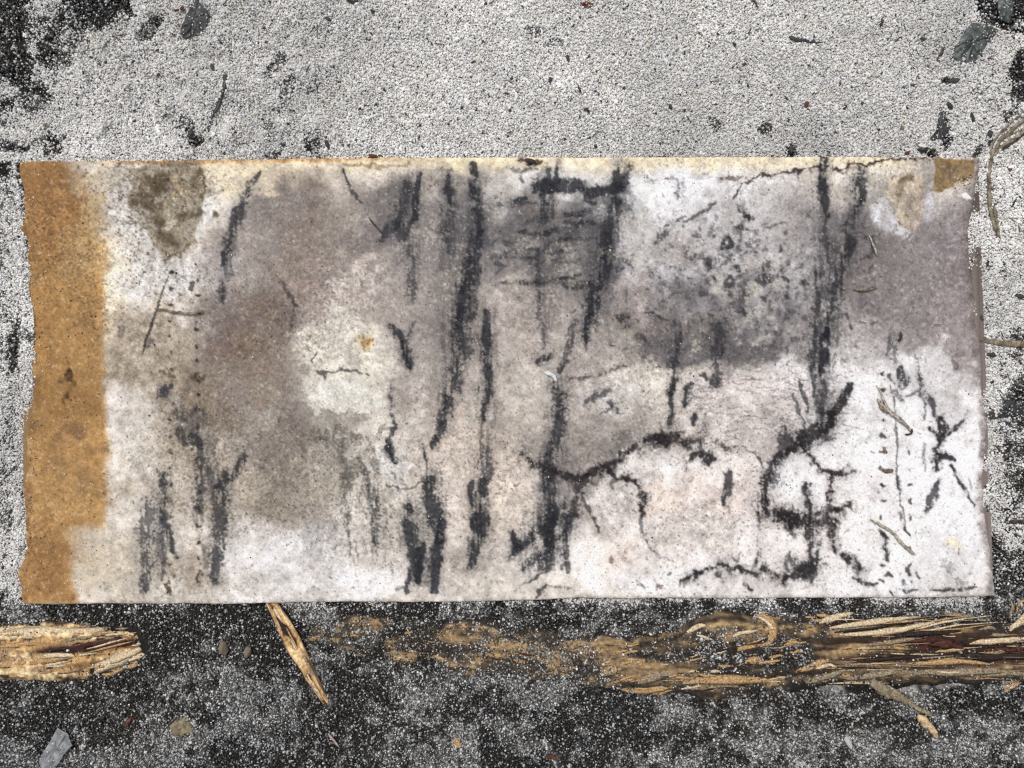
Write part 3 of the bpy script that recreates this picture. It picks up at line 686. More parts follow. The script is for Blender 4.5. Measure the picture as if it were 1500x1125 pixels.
stroke([(906, 463), (915, 470), (922, 476)], 15, .85, .65); stroke([(935, 490), (942, 494)], 14, .55, .8); stroke([(942, 456), (960, 463), (978, 470)], 5, .7, .6); stroke([(915, 430), (916, 465)], 10, .35, .9)
stroke([(920, 382), (926, 392)], 8, .6, .7)
# --- branching soft lines, bottom centre
fuzzy([(764, 668), (785, 684), (812, 692), (840, 700), (862, 700), (885, 690), (905, 675), (922, 658), (950, 646), (977, 640)], 7, .85, dens=1.3)
fuzzy([(962, 642), (978, 636), (994, 642), (1012, 647)], 8, .85, hair=6, side=-1); fuzzy([(1000, 645), (1022, 647), (1050, 649), (1080, 655), (1102, 666), (1118, 680)], 2.6, .6, (72, 64, 62), 4)
fuzzy([(862, 700), (848, 720), (838, 750)], 9, .7, hair=8); stroke([(850, 722), (862, 745), (876, 780)], 5, .75, .5, (70, 64, 64)); fuzzy([(882, 688), (905, 698), (928, 708), (940, 722), (942, 750)], 5, .85, hair=4); stroke([(930, 708), (942, 740), (938, 760), (946, 795)], 6, .6, .7)
stroke([(946, 795), (962, 812), (985, 822)], 4, .3, .7); stroke([(895, 710), (900, 704)], 10, .5, .7)
stroke([(905, 662), (900, 645)], 8, .3, .9, (90, 84, 82)); stroke([(840, 680), (830, 660)], 22, .2, .9, (96, 88, 84)); stroke([(900, 668), (915, 640), (930, 630)], 18, .3, .9, (96, 88, 84))
for (x1, y1, x2, y2) in [(805, 745, 800, 838), (812, 740, 810, 830), (822, 740, 832, 835), (800, 750, 775, 800), (815, 745, 790, 832), (798, 770, 745, 816), (750, 780, 760, 806), (760, 806, 745, 816),
                         (830, 750, 826, 800), (785, 790, 760, 800), (810, 800, 765, 832), (820, 790, 822, 835), (835, 750, 829, 780)]:
    stroke([(x1, y1), ((x1 + x2) / 2 + hr.uniform(-3, 3), (y1 + y2) / 2), (x2, y2)], 11, .72, .8)
stroke([(750, 780), (757, 795), (762, 805)], 13, .85, .6); stroke([(803, 745), (802, 800)], 18, .75, .65)
stroke([(770, 856), (785, 846), (803, 840)], 5, .65, .6); stroke([(786, 877), (789, 866), (802, 858)], 5, .75, .5); stroke([(802, 858), (825, 863), (850, 858)], 4, .45, .6, (110, 90, 84))
stroke([(893, 817), (897, 820)], 9, .6, .5, (96, 74, 60)); stroke([(936, 854), (946, 860)], 7, .5, .6); stroke([(965, 858), (970, 860)], 8, .6, .6, (86, 66, 64)); stroke([(978, 843), (980, 840)], 7, .5, .6)
# --- right field: stipple and squiggles
stroke([(1207, 228), (1206, 250), (1203, 268), (1209, 292), (1214, 315)], 12, .92, .5); stroke([(1212, 315), (1208, 350), (1214, 385)], 8, .5, .85); stroke([(1203, 262), (1206, 280)], 12, .8, .4)
stroke([(1259, 252), (1258, 282), (1255, 310)], 15, .85, .6); stroke([(1254, 300), (1240, 340), (1234, 378)], 13, .65, .8); stroke([(1258, 290), (1252, 312)], 14, .6, .6); stroke([(1248, 360), (1245, 375)], 8, .7, .6)
stroke([(1248, 350), (1234, 380), (1224, 415), (1215, 455), (1209, 490)], 14, .82, .6); stroke([(1212, 480), (1209, 520), (1204, 552)], 13, .92, .5, (40, 42, 52)); stroke([(1195, 400), (1195, 450), (1192, 520), (1192, 590)], 8, .7, .75)
stroke([(1206, 550), (1203, 590), (1205, 620)], 9, .75, .7); stroke([(1172, 560), (1178, 585), (1184, 605)], 6, .7, .6); stroke([(1163, 576), (1168, 600), (1178, 620)], 5, .6, .6); stroke([(1200, 380), (1205, 440)], 18, .35, .95)
def ring(x, y, r, w, d):
    stroke([(x + r * math.cos(a), y + r * math.sin(a) * 1.15) for a in np.linspace(0, 6.6, 9)], w, d, .55, taper=False)
ring(1065, 356, 6, 6, .85); stroke([(1065, 350), (1066, 362)], 7, .6, .6); ring(1071, 411, 6, 4.5, .7); ring(1120, 410, 5, 6, .7)
for p in [(1037, 391, 10), (1047, 410, 8), (1122, 437, 13), (1150, 432, 9), (1153, 410, 8), (1088, 455, 16), (1125, 410, 14), (1095, 318, 9), (1040, 388, 12), (1082, 392, 8), (1180, 415, 10), (1199, 402, 9), (1120, 395, 7), (1060, 470, 9), (1030, 430, 8)]:
    stroke([(p[0] - 2, p[1] - 3), (p[0] + 2, p[1] + 3)], p[2], hr.uniform(.6, .85), .6)
stroke([(1088, 306), (1096, 318), (1104, 320)], 7, .7, .7); stroke([(1070, 334), (1082, 332), (1098, 337)], 5, .65, .7); stroke([(1085, 373), (1098, 368), (1112, 371)], 5, .6, .7); stroke([(1130, 330), (1150, 325)], 6, .5, .8)
for k_ in range(520):
    x, y = hr.gauss(1080, 85), hr.gauss(410, 62)
    if x < 905 or x > 1240 or y < 292 or y > 535: continue
    L = hr.uniform(1, 8); a = hr.uniform(0, 6.28)
    stroke([(x, y), (x + L * math.cos(a), y + L * math.sin(a))], hr.uniform(4, 11), hr.uniform(.25, .6), .95, (88, 83, 83))
for k_ in range(70):
    x, y = hr.gauss(1275, 40), hr.gauss(410, 60)
    stroke([(x, y), (x + hr.uniform(-8, 8), y + hr.uniform(-3, 8))], hr.uniform(3, 7), hr.uniform(.2, .5), .8, (74, 66, 66))
for k_ in range(260):
    x, y = hr.uniform(930, 1240), hr.gauss(500, 22)
    stroke([(x, y), (x + hr.uniform(-3, 3), y + hr.uniform(2, 9))], hr.uniform(3, 7), hr.uniform(.15, .4), .8, (80, 74, 74))
stroke([(1236, 463), (1242, 464), (1248, 485)], 4, .6, .6); stroke([(1250, 423), (1266, 426), (1286, 422)], 4, .55, .6, (104, 84, 64)); stroke([(1268, 475), (1258, 470)], 4, .5, .6)
stroke([(1280, 345), (1276, 375), (1262, 382)], 6, .6, .75); stroke([(1268, 348), (1290, 345)], 4, .4, .7)
# --- drips and spots under the grey field
stroke([(1053, 470), (1051, 510), (1049, 560)], 13, .6, .8); stroke([(1045, 556), (1048, 566)], 16, .75, .65); stroke([(1028, 550), (1034, 556)], 9, .8, .6); stroke([(1012, 564), (1008, 580), (1002, 596)], 11, .92, .45); stroke([(1017, 608), (1013, 622)], 12, .92, .45)
stroke([(985, 470), (988, 500)], 6, .5, .8)
stroke([(1032, 622), (1030, 645)], 18, .5, .85); fuzzy([(1012, 668), (1024, 664), (1036, 668), (1042, 676)], 7, .85, hair=5); stroke([(1028, 650), (1032, 670), (1040, 682)], 10, .6, .8)
stroke([(1002, 690), (1010, 676), (1026, 666)], 4, .5, .6); stroke([(1040, 672), (1060, 676)], 6, .4, .8)
stroke([(1069, 690), (1068, 715), (1062, 738)], 10, .85, .5); stroke([(1064, 692), (1058, 740)], 3, .5, .6); stroke([(996, 640), (984, 690)], 4, .0, .6)
# --- dark branching figure lower right
stroke([(1246, 564), (1230, 594), (1216, 618), (1204, 632)], 13, .94, .45, (38, 37, 40)); fuzzy([(1218, 612), (1190, 634), (1165, 645)], 13, .88, (38, 37, 40), 8); stroke([(1200, 600), (1204, 628)], 18, .55, .85); stroke([(1215, 640), (1200, 640)], 10, .6, .8)
stroke([(1146, 626), (1150, 650), (1158, 660)], 20, .75, .75); fuzzy([(1172, 648), (1150, 662), (1135, 672), (1126, 690), (1119, 712), (1121, 735), (1118, 752)], 8, .88, hair=6); stroke([(1146, 664), (1136, 690), (1130, 720)], 16, .6, .95)
fuzzy([(1172, 652), (1186, 668), (1196, 684), (1208, 693), (1218, 699), (1234, 698), (1248, 695)], 5, .88, hair=3.5); fuzzy([(1217, 700), (1218, 715), (1214, 728)], 4.5, .85, hair=3.5); stroke([(1242, 686), (1236, 692)], 6, .5, .7); stroke([(1185, 655), (1205, 648), (1215, 642)], 4, .4, .7)
stroke([(1182, 712), (1184, 738), (1188, 758)], 11, .92, .5); fuzzy([(1115, 738), (1128, 748), (1146, 754), (1165, 760)], 11, .85, hair=6); fuzzy([(1150, 752), (1168, 764), (1190, 762), (1208, 757), (1220, 748)], 11, .85, hair=6)
fuzzy([(1218, 754), (1224, 744), (1234, 741), (1243, 747)], 5, .75, hair=3); stroke([(1208, 745), (1214, 730)], 12, .6, .8)
fuzzy([(1188, 760), (1188, 790), (1187, 830)], 8, .85, hair=6); stroke([(1200, 798), (1196, 830)], 7, .85, .6); stroke([(1150, 765), (1164, 785)], 12, .5, .85)
fuzzy([(1190, 838), (1172, 838), (1150, 842)], 11, .88, hair=7); fuzzy([(1150, 845), (1130, 838), (1118, 828)], 6, .85, hair=4); stroke([(1160, 820), (1180, 842), (1188, 850)], 14, .7, .7); stroke([(1155, 812), (1151, 830)], 8, .7, .6)
fuzzy([(1216, 764), (1220, 790), (1228, 810), (1246, 824), (1264, 838)], 6, .85, hair=4); stroke([(1222, 800), (1234, 818)], 12, .6, .8); stroke([(1250, 846), (1264, 853), (1286, 856)], 6, .85, .5); stroke([(1248, 828), (1260, 842)], 9, .6, .6)
stroke([(1116, 742), (1112, 780), (1112, 812), (1108, 826)], 4.5, .55, .55, (80, 70, 70)); stroke([(1112, 820), (1100, 836)], 5, .5, .6)
fuzzy([(1000, 852), (1016, 843), (1036, 838), (1052, 829), (1072, 836), (1090, 839), (1110, 840)], 5, .82, hair=4); stroke([(1010, 846), (1030, 838)], 13, .6, .8); stroke([(1052, 842), (1060, 850)], 11, .65, .7, (62, 50, 50)); stroke([(1072, 818), (1080, 822)], 6, .6, .7); stroke([(1090, 857), (1102, 864)], 6, .9, .4)
stroke([(1085, 808), (1078, 826)], 6, .4, .7)
# --- dotted rows and sprigs at the right
for k_, y in enumerate(np.arange(545, 862, 23.5)):
    stroke([(1291 + R.uniform(-2, 3), y), (1293 + R.uniform(-2, 3), y + 3)], R.uniform(5, 7.5), R.uniform(.75, .95), .2, (70, 60, 56))
    if y > 650: stroke([(1331 + .02 * (y - 650) + R.uniform(-2, 2), y), (1331 + .02 * (y - 650), y + 3)], R.uniform(4.5, 7), .75, .4, (72, 62, 58))
stroke([(1305, 565), (1312, 600), (1314, 650), (1313, 690), (1318, 720), (1321, 745), (1330, 778)], 2.6, .62, .6, (76, 70, 70), warp=.8); stroke([(1317, 700), (1319, 720)], 6, .7, .4); stroke([(1318, 752), (1324, 770), (1332, 780)], 5, .75, .4)
stroke([(1322, 540), (1325, 556), (1320, 566)], 13, .85, .55); stroke([(1301, 550), (1310, 560)], 8, .7, .6); stroke([(1312, 575), (1322, 585)], 13, .55, .8); stroke([(1310, 500), (1312, 530)], 12, .5, .85); stroke([(1305, 495), (1300, 520)], 6, .5, .8)
stroke([(1348, 548), (1354, 572), (1366, 588), (1372, 606)], 8, .8, .6); stroke([(1340, 520), (1350, 550)], 7, .45, .8); stroke([(1330, 580), (1345, 572), (1356, 590)], 5, .5, .7); stroke([(1358, 590), (1356, 612)], 5, .6, .7)
fuzzy([(1378, 612), (1376, 640), (1375, 662), (1372, 684)], 6, .88, hair=3); stroke([(1362, 626), (1370, 636), (1376, 648)], 6, .9, .45); stroke([(1411, 616), (1396, 628), (1384, 640)], 7, .88, .5); stroke([(1374, 668), (1386, 668), (1400, 672)], 7, .92, .4)
stroke([(1393, 680), (1400, 698), (1412, 716), (1426, 742)], 4.5, .85, .4); stroke([(1395, 682), (1398, 690)], 8, .7, .5); stroke([(1374, 706), (1368, 722), (1360, 748)], 10, .8, .6); stroke([(1354, 650), (1355, 690)], 7, .4, .8); stroke([(1418, 700), (1424, 720)], 5, .3, .8)
stroke([(1396, 526), (1404, 540)], 11, .6, .7, (90, 82, 80)); stroke([(1410, 615), (1416, 600)], 5, .4, .7)
stroke([(1295, 786), (1296, 800), (1299, 822)], 7, .85, .5); stroke([(1293, 784), (1298, 788)], 10, .8, .5); stroke([(1300, 842), (1306, 848)], 8, .8, .4, (66, 52, 46)); stroke([(1330, 834), (1334, 840)], 10, .8, .5, (66, 56, 50)); stroke([(1344, 842), (1347, 848)], 6, .7, .5)
stroke([(1322, 850), (1324, 856)], 8, .6, .6); stroke([(1325, 864), (1345, 863)], 6, .85, .45); stroke([(1366, 866), (1390, 864), (1410, 866), (1430, 862)], 5, .75, .6); stroke([(1385, 826), (1395, 834)], 20, .4, .9, (100, 94, 92)); stroke([(1402, 850), (1412, 856)], 14, .35, .9, (100, 94, 92))
stroke([(1305, 868), (1308, 872)], 6, .8, .4)
# fine network of cracks in the pale field
for k_ in range(130):
    x, y = hr.uniform(1000, 1240), hr.gauss(585, 30)
    if not 528 < y < 650: continue
    p = [(x, y)]
    for _ in range(3): p.append((p[-1][0] + hr.uniform(4, 12), p[-1][1] + hr.uniform(-4, 4)))
    stroke(p, 1.6, hr.uniform(.25, .5), .4, (120, 108, 104), warp=.6)
for k_ in range(60):
    x, y = hr.uniform(170, 1420), hr.uniform(245, 870)
    p = [(x, y)]
    for _ in range(2): p.append((p[-1][0] + hr.uniform(-6, 6), p[-1][1] + hr.uniform(-6, 6)))
    stroke(p, 2, hr.uniform(.4, .7), .3, (80, 66, 54), warp=.4)
# --- dust, grit and paper tooth
sp = gnoise((CH, CW), .6, seed=50); sp2 = gnoise((CH, CW), 1.1, seed=51); dirt = ss(-1.0, 1.6, fract((CH, CW), 60, 3, 52)) * (.55 + .45 * ss(900, 250, cx)) + .10
dirt = dirt * (1 - .75 * ss(1180, 1280, cx) * ss(520, 600, cy))
over(np.clip(ss(2.15 - .8 * dirt, 2.8 - .5 * dirt, sp) * .75, 0, 1), (66, 57, 50))
over(np.clip(ss(1.3, 2.3, sp2 + .9 * (dirt - .5)) * .38, 0, 1), (112, 92, 70))
mid = ss(240, 170, can.mean(-1)) * (1 - .75 * ss(165, 145, cx))
can *= (1 + (.028 + .035 * dirt + .05 * mid) * (.6 * tooth_f + .6 * gran) + (.022 + .03 * mid) * mott3 + (.012 + .022 * mid) * mott2 + .02 * mott)[..., None]
over(np.clip(ss(1.7, 2.5, -sp2) * .35, 0, 1), (240, 234, 226))
lum = can @ np.array([.35, .45, .20])
desat = .03 + .09 * ss(160, 205, cx) * ss(264, 300, cy)
can = can + np.maximum((lum - 186) * .22, -10 - .04 * (186 - lum))[..., None] + (lum[..., None] - can) * desat[..., None]
can = np.clip(can, 14, 249)
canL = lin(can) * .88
# CANVAS1

# ------------------------------------------------------------------ the sheet: mesh
NX, NY = 1090, 496
uu, vv = np.meshgrid(np.linspace(0, 1, NX), np.linspace(0, 1, NY))
yt = cur(T_EDGE, 28 + uu * 1405); yb = cur(B_EDGE, 33 + uu * 1422)
yy = yt * (1 - vv) + yb * vv
rg = np.random.default_rng(77)
def rough1d(n, amps):
    o = np.zeros(n)
    for s, a in amps:
        k = rg.standard_normal(n); f = np.exp(-2 * (math.pi * np.fft.rfftfreq(n) * s) ** 2)
        q = np.fft.irfft(np.fft.rfft(k) * f, n); o += a * q / q.std()
    return o
lj = rough1d(NY, [(1.0, .45), (4, .8), (10, 1.3)])[:, None]; rj = rough1d(NY, [(1.0, .3), (5, .5), (14, .9)])[:, None]
tj = rough1d(NX, [(2, .15), (9, .25)])[None, :]; bj = rough1d(NX, [(2, .15), (9, .3)])[None, :]
xl = cur(L_EDGE, yy) + lj; xr = cur(R_EDGE, yy) + rj
xx = xl * (1 - uu) + xr * uu
yy = yy + tj * (1 - vv) ** 8 + bj * vv ** 8
fxp, fyp = xx - CX0 - .5, yy - CY0 - .5
zb = PAPER_Z + 1.1 * sample(gnoise((CH, CW), 120, 70, seed=61), fxp, fyp) + .25 * sample(gnoise((CH, CW), 22, seed=62), fxp, fyp)
zb += .16 * sample(tooth_f, fxp, fyp) + .10 * sample(mott2, fxp, fyp)
dl, dr = xx - xl, xr - xx; dt, db = yy - (yt + tj), (yb + bj) - yy
zb -= 3.0 * np.exp(-np.clip(dl, 0, 99) / 5.0) * (1 + .25 * lj)          # torn, feathered left margin
zb += 1.2 * np.exp(-dr / 26.0) - 2.6 * np.exp(-np.clip(dr, 0, 99) / 3.2)   # right margin lifts, then rolls over
zb -= 1.0 * np.exp(-np.clip(dt, 0, 99) / 1.6) + 1.4 * np.exp(-np.clip(db, 0, 99) / 2.0)
PZ = (xx, yy, zb)
P = Wa(xx, yy, zb).reshape(-1, 3)
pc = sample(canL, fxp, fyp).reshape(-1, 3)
F = grid_faces(NX, NY)
idx = np.arange(NX * NY).reshape(NY, NX)
loop = np.concatenate([idx[0, :], idx[1:, -1], idx[-1, -2::-1], idx[-2:0:-1, 0]])
lx, ly, lz = xx.ravel()[loop], yy.ravel()[loop], zb.ravel()[loop]
TH = 4.6
c0x, c0y = 740, 556
V1 = Wa(lx, ly, lz - 1.2) ; V2 = Wa(lx + np.sign(c0x - lx) * 1.2, ly + np.sign(c0y - ly) * .6, lz - TH)
core = lin((186, 158, 120)) * .9 * np.ones((len(loop), 1))
rimc = np.where((lx > 1300)[:, None], lin((104, 90, 86)), lin((120, 98, 72))) * .5
n0 = len(P); n1 = len(loop)
nxt = np.roll(np.arange(n1), -1)
S1 = np.stack([loop, n0 + np.arange(n1), n0 + nxt, loop[nxt]], -1)[:, ::-1]
S2 = np.stack([n0 + np.arange(n1), n0 + n1 + np.arange(n1), n0 + n1 + nxt, n0 + nxt], -1)[:, ::-1]
# underside: straight strips between the upper and lower rims
top_r = n0 + n1 + np.arange(NX); bot_r = n0 + n1 + (NX + NY - 2) + np.arange(NX)[::-1]
S3 = np.stack([top_r[:-1], top_r[1:], bot_r[1:], bot_r[:-1]], -1)
PV = np.concatenate([P, V1, V2]); PC = np.concatenate([pc, pc[loop] * .55 + rimc, pc[loop] * .25 + rimc * 1.6])
paper = empty('painted_paper', Wp(740, 560, 0))
tag(paper, 'long weathered sheet of thick paper with charcoal marks and a brown stained left end', 'paper')
sheet = mesh_np('sheet', PV - np.array(Wp(740, 560, 0)), np.concatenate([F, S1, S2, S3]), M_PAPER, paper, PC, True)

def paper_z(x, y):
    return PAPER_Z + 1.6
def paper_z_arr(x, y):
    i = np.clip(((x - 36) / 1400 * (NX - 1)).astype(int), 0, NX - 1); j = np.clip(((y - 234) / 644 * (NY - 1)).astype(int), 0, NY - 1)
    return zb[j, i]
a_, b_, c_, d2_ = GRAIN_ON_PAPER
GP.append(Wa(a_, b_, paper_z_arr(a_, b_) + .3 * c_)); GC.append(d2_); GR.append(c_)

# ------------------------------------------------------------------ buried roots
def along(pts, n):
    p = np.array([q[:2] for q in pts], float); d = np.r_[0, np.cumsum(np.hypot(*np.diff(p, axis=0).T))]
    t = np.linspace(0, d[-1], n)
    return np.interp(t, d, p[:, 0]), np.interp(t, d, p[:, 1]), t, d

def root_body(rt, n, m, seed, palette, parent, zoff=0.0):
    X, Y, t, d = along(rt['pts'], n)
    w = np.interp(t, d, rt['w']); h = np.interp(t, d, rt['h'])
    k = np.ones(9) / 9
    tx, ty = np.gradient(X), np.gradient(Y); L = np.hypot(tx, ty); nx_, ny_ = -ty / L, tx / L
    v = np.linspace(-1, 1, m)
    sh = (n, m)
    ridge = gnoise(sh, 1.0, 16, seed=seed + 1) * .6 + gnoise(sh, 2.6, 26, seed=seed + 2) * .8
    seam_n = gnoise(sh, 1.9, 20, seed=seed + 11) + .25 * gnoise(sh, .9, 4, seed=seed + 12)
    seam = ss(.16, .03, np.abs(seam_n)) * ss(-.4, .8, gnoise(sh, 6, 12, seed=seed + 13))      # open splits along the grain
    patch = gnoise(sh, 5, 8, seed=seed + 14) + .5 * gnoise(sh, 2, 3, seed=seed + 15)
    edge = 1 + .12 * gnoise((n, 1), 0.01, 16, seed=seed + 3) + .025 * gnoise((n, 1), .01, 3, seed=seed + 4)
    VX = X[:, None] + nx_[:, None] * v * w[:, None] * edge
    VY = Y[:, None] + ny_[:, None] * v * w[:, None] * edge + .8 * gnoise(sh, 1, 5, seed=seed + 6)
    prof = np.sqrt(np.clip(1 - v * v, 0, 1)) ** .8
    VZ = h[:, None] * prof - 3.5 + zoff - 5 * ss(.86, 1, np.abs(v))[None, :] + (1.4 * ridge + .55 * gnoise(sh, .7, 1.5, seed=seed + 5) + 1.6 * patch - 4.0 * seam) * prof * np.clip(h[:, None] / 12, 0, 1)
    b1 = gnoise(sh, 1.6, 18, seed=seed + 7) + .45 * gnoise(sh, .8, 5, seed=seed + 8)
    b2 = gnoise(sh, 1.2, 7, seed=seed + 9) + .5 * gnoise(sh, .6, 1.2, seed=seed + 10)
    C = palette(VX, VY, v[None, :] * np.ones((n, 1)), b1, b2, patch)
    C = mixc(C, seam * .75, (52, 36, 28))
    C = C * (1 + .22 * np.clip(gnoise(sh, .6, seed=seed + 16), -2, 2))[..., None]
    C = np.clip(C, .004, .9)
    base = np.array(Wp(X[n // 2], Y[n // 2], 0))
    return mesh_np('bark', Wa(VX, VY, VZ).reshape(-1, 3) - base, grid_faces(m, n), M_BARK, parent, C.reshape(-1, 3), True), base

def mixc(c, a, rgb):
    a = np.clip(a, 0, 1)[..., None]; return c * (1 - a) + lin(rgb) * a
def pal_left(X, Y, v, b, b2, pt):
    c = np.ones(X.shape + (3,)) * lin((200, 160, 110))
    c = mixc(c, ss(.0, 1.1, b + .5 * pt), (232, 204, 158)); c = mixc(c, ss(.6, 1.5, -b2) * .7, (124, 94, 66))
    c = mixc(c, ss(.5, 1.4, -pt) * .6, (120, 104, 84))
    gap = np.exp(-((Y - (955 - .10 * (X - 60))) / 8) ** 2) * ss(30, 70, X) * ss(225, 190, X)
    c = mixc(c, gap * 1.2, (58, 32, 27))
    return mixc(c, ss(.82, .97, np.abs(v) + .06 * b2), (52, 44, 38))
def pal_right(X, Y, v, b, b2, pt):
    c = np.ones(X.shape + (3,)) * lin((140, 118, 88))
    c = mixc(c, ss(.0, 1.0, b), (172, 144, 104)); c = mixc(c, ss(.2, 1.0, b2) * .6, (108, 94, 74))
    heart = ss(1060, 1240, X) * np.exp(-((Y - 945 - .02 * (X - 1300)) / 32) ** 2)
    c = mixc(c, heart * ss(-.8, .4, -b), (40, 26, 23)); c = mixc(c, heart * ss(.8, 1.4, b2) * .8, (88, 42, 32))
    c = mixc(c, ss(.5, 1.3, -b) * .85, (46, 36, 30))
    mid = ss(1060, 880, X)
    c = mixc(c, ss(900, 980, X) * ss(1260, 1150, X) * np.exp(-((Y - 962 + 6 * pt) / 20) ** 2) * 1.1, (40, 34, 30))
    c = mixc(c, mid * ss(-.5, .5, -pt) * .9, (62, 54, 46))
    c = mixc(c, mid * ss(.3, 1.2, pt) * .6, (154, 128, 94))
    c = mixc(c, ss(1000, 1150, X) * ss(.5, 1.3, -pt) * .7, (60, 50, 42))
    c = mixc(c, ss(960, 1020, X) * ss(1240, 1180, X) * ss(-.4, .5, -pt - .3 * b2) * .88, (50, 45, 40))
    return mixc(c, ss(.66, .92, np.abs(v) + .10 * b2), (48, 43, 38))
def pal_twig(X, Y, v, b, b2, pt):
    c = np.ones(X.shape + (3,)) * lin((190, 152, 106))
    c = mixc(c, ss(-.2, .9, pt), (234, 198, 150)); c = mixc(c, ss(.5, 1.2, -b) * .7, (116, 88, 62)); c = mixc(c, ss(.9, 1.6, -pt) * .9, (40, 32, 30))
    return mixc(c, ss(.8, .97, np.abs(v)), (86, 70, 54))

def ribbon(name, pts, w, mat, parent, base, z0, lift=2.0, seed=0, thick=.8):
    """a torn strip of bark fibre: curved, tapering, with thickness"""
    n = 7
    X, Y, t, d = along(pts, n); r_ = random.Random(seed)
    tt = np.linspace(0, 1, n)
    ww = w * np.clip(np.sin(np.pi * (.12 + .80 * tt)), .12, 1) * np.array([r_.uniform(.75, 1.2) for _ in range(n)])
    tx, ty = np.gradient(X), np.gradient(Y); L = np.hypot(tx, ty) + 1e-6; nx_, ny_ = -ty / L, tx / L
    jx = np.array([r_.uniform(-.12, .12) * w for _ in range(n)])
    zc = np.array([z0(x, y) for x, y in zip(X, Y)]) + lift * (.4 + .9 * np.sin(np.pi * tt) * r_.uniform(.5, 1.1) + .6 * tt * r_.uniform(-.6, 1))
    rows = []
    for sgn, dz in ((-.5, -.25 * thick), (-.12, .5 * thick), (.2, .35 * thick), (.5, -.3 * thick)):
        rows.append(Wa(X + nx_ * (sgn * ww + jx), Y + ny_ * (sgn * ww + jx), zc + dz))
    rows.append(Wa(X + nx_ * jx, Y + ny_ * jx, zc - thick * 1.2))
    V = np.stack(rows, 1).reshape(-1, 3) - base      # n x 5
    f = []
    for i in range(n - 1):
        for j in range(5):
            a, b = i * 5 + j, i * 5 + (j + 1) % 5
            f.append((a, b, b + 5, a + 5))
    f.append((4, 3, 2, 1, 0)); e = (n - 1) * 5; f.append((e, e + 1, e + 2, e + 3, e + 4))
    return mesh_np(name, V, f, mat, parent, smooth=True)

def root_z(rt):
    def z0(x, y):
        a, _, _ = root_height(np.array([float(x)]), np.array([float(y)]), rt)
        return float(a[0]) - 3.2
    return z0

# left splintered root end
rootL = empty('broken_root', (0, 0, 0))
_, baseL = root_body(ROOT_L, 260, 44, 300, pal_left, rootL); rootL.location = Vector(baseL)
tag(rootL, 'splintered tan root end with dark red cleft at the lower left corner', 'root')
zL = root_z(ROOT_L)
def fan(parent, base, z0, items):
    for i, (pts, w, m, lf) in enumerate(items):
        ribbon('bark_fibre', pts, w * .9, M_FIBRE[m], parent, base, z0, lf * .62, i * 7 + len(items))
itemsL = [([(-30, 938), (40, 930), (100, 926), (162, 922)], 22, 'cream', 2.5), ([(-20, 928), (50, 922), (120, 920)], 10, 'cream', 2.0), ([(0, 946), (30, 944), (80, 936), (130, 928)], 12, 'tan', 2.5),
          ([(30, 955), (70, 952), (105, 950)], 9, 'black', 1.6), ([(100, 950), (130, 942), (180, 936)], 14, 'red', 1.2), ([(110, 956), (150, 946), (205, 934)], 7, 'red', 2.4), ([(120, 953), (160, 942), (198, 932)], 3, 'cream', 3.2),
          ([(125, 957), (165, 947), (200, 938)], 3.5, 'tan', 3.4), ([(128, 990), (160, 972), (195, 955), (224, 940)], 24, 'cream', 3.0), ([(135, 994), (170, 982), (205, 968), (222, 955)], 16, 'tan', 2.6), ([(150, 975), (185, 960), (218, 944)], 12, 'cream', 4.2),
          ([(160, 985), (195, 975), (216, 965)], 9, 'cream', 3.8), ([(-20, 975), (30, 968), (90, 962), (130, 962)], 20, 'tan', 2.4), ([(-10, 988), (40, 986), (90, 984), (120, 980)], 14, 'tan', 2.2), ([(40, 966), (80, 960), (125, 960)], 8, 'cream', 3.2),
          ([(10, 978), (50, 975), (100, 975)], 7, 'cream', 3.4), ([(-20, 996), (40, 994), (100, 990)], 5, 'grey', 2.0), ([(30, 962), (20, 972), (12, 985)], 6, 'cream', 3.0), ([(80, 940), (110, 936), (150, 930)], 5, 'grey', 2.6),
          ([(60, 957), (100, 955), (150, 950)], 4, 'black', 2.8), ([(190, 948), (215, 940), (230, 936)], 6, 'cream', 4), ([(180, 970), (205, 960), (228, 948)], 8, 'cream', 4.2)]
for k_ in range(24):
    x = hr.uniform(-20, 190); y = hr.choice([hr.gauss(928, 6), hr.gauss(978, 10)]); L = hr.uniform(16, 50); s = -.05 if y < 950 else -.12
    itemsL.append(([(x, y), (x + L / 2, y + s * L / 2 + hr.uniform(-2, 2)), (x + L, y + s * L)], hr.uniform(2, 5), hr.choice(['cream', 'tan', 'tan', 'grey', 'cream', 'red']), hr.uniform(2.4, 4.4)))
fan(rootL, np.array(baseL), zL, itemsL)

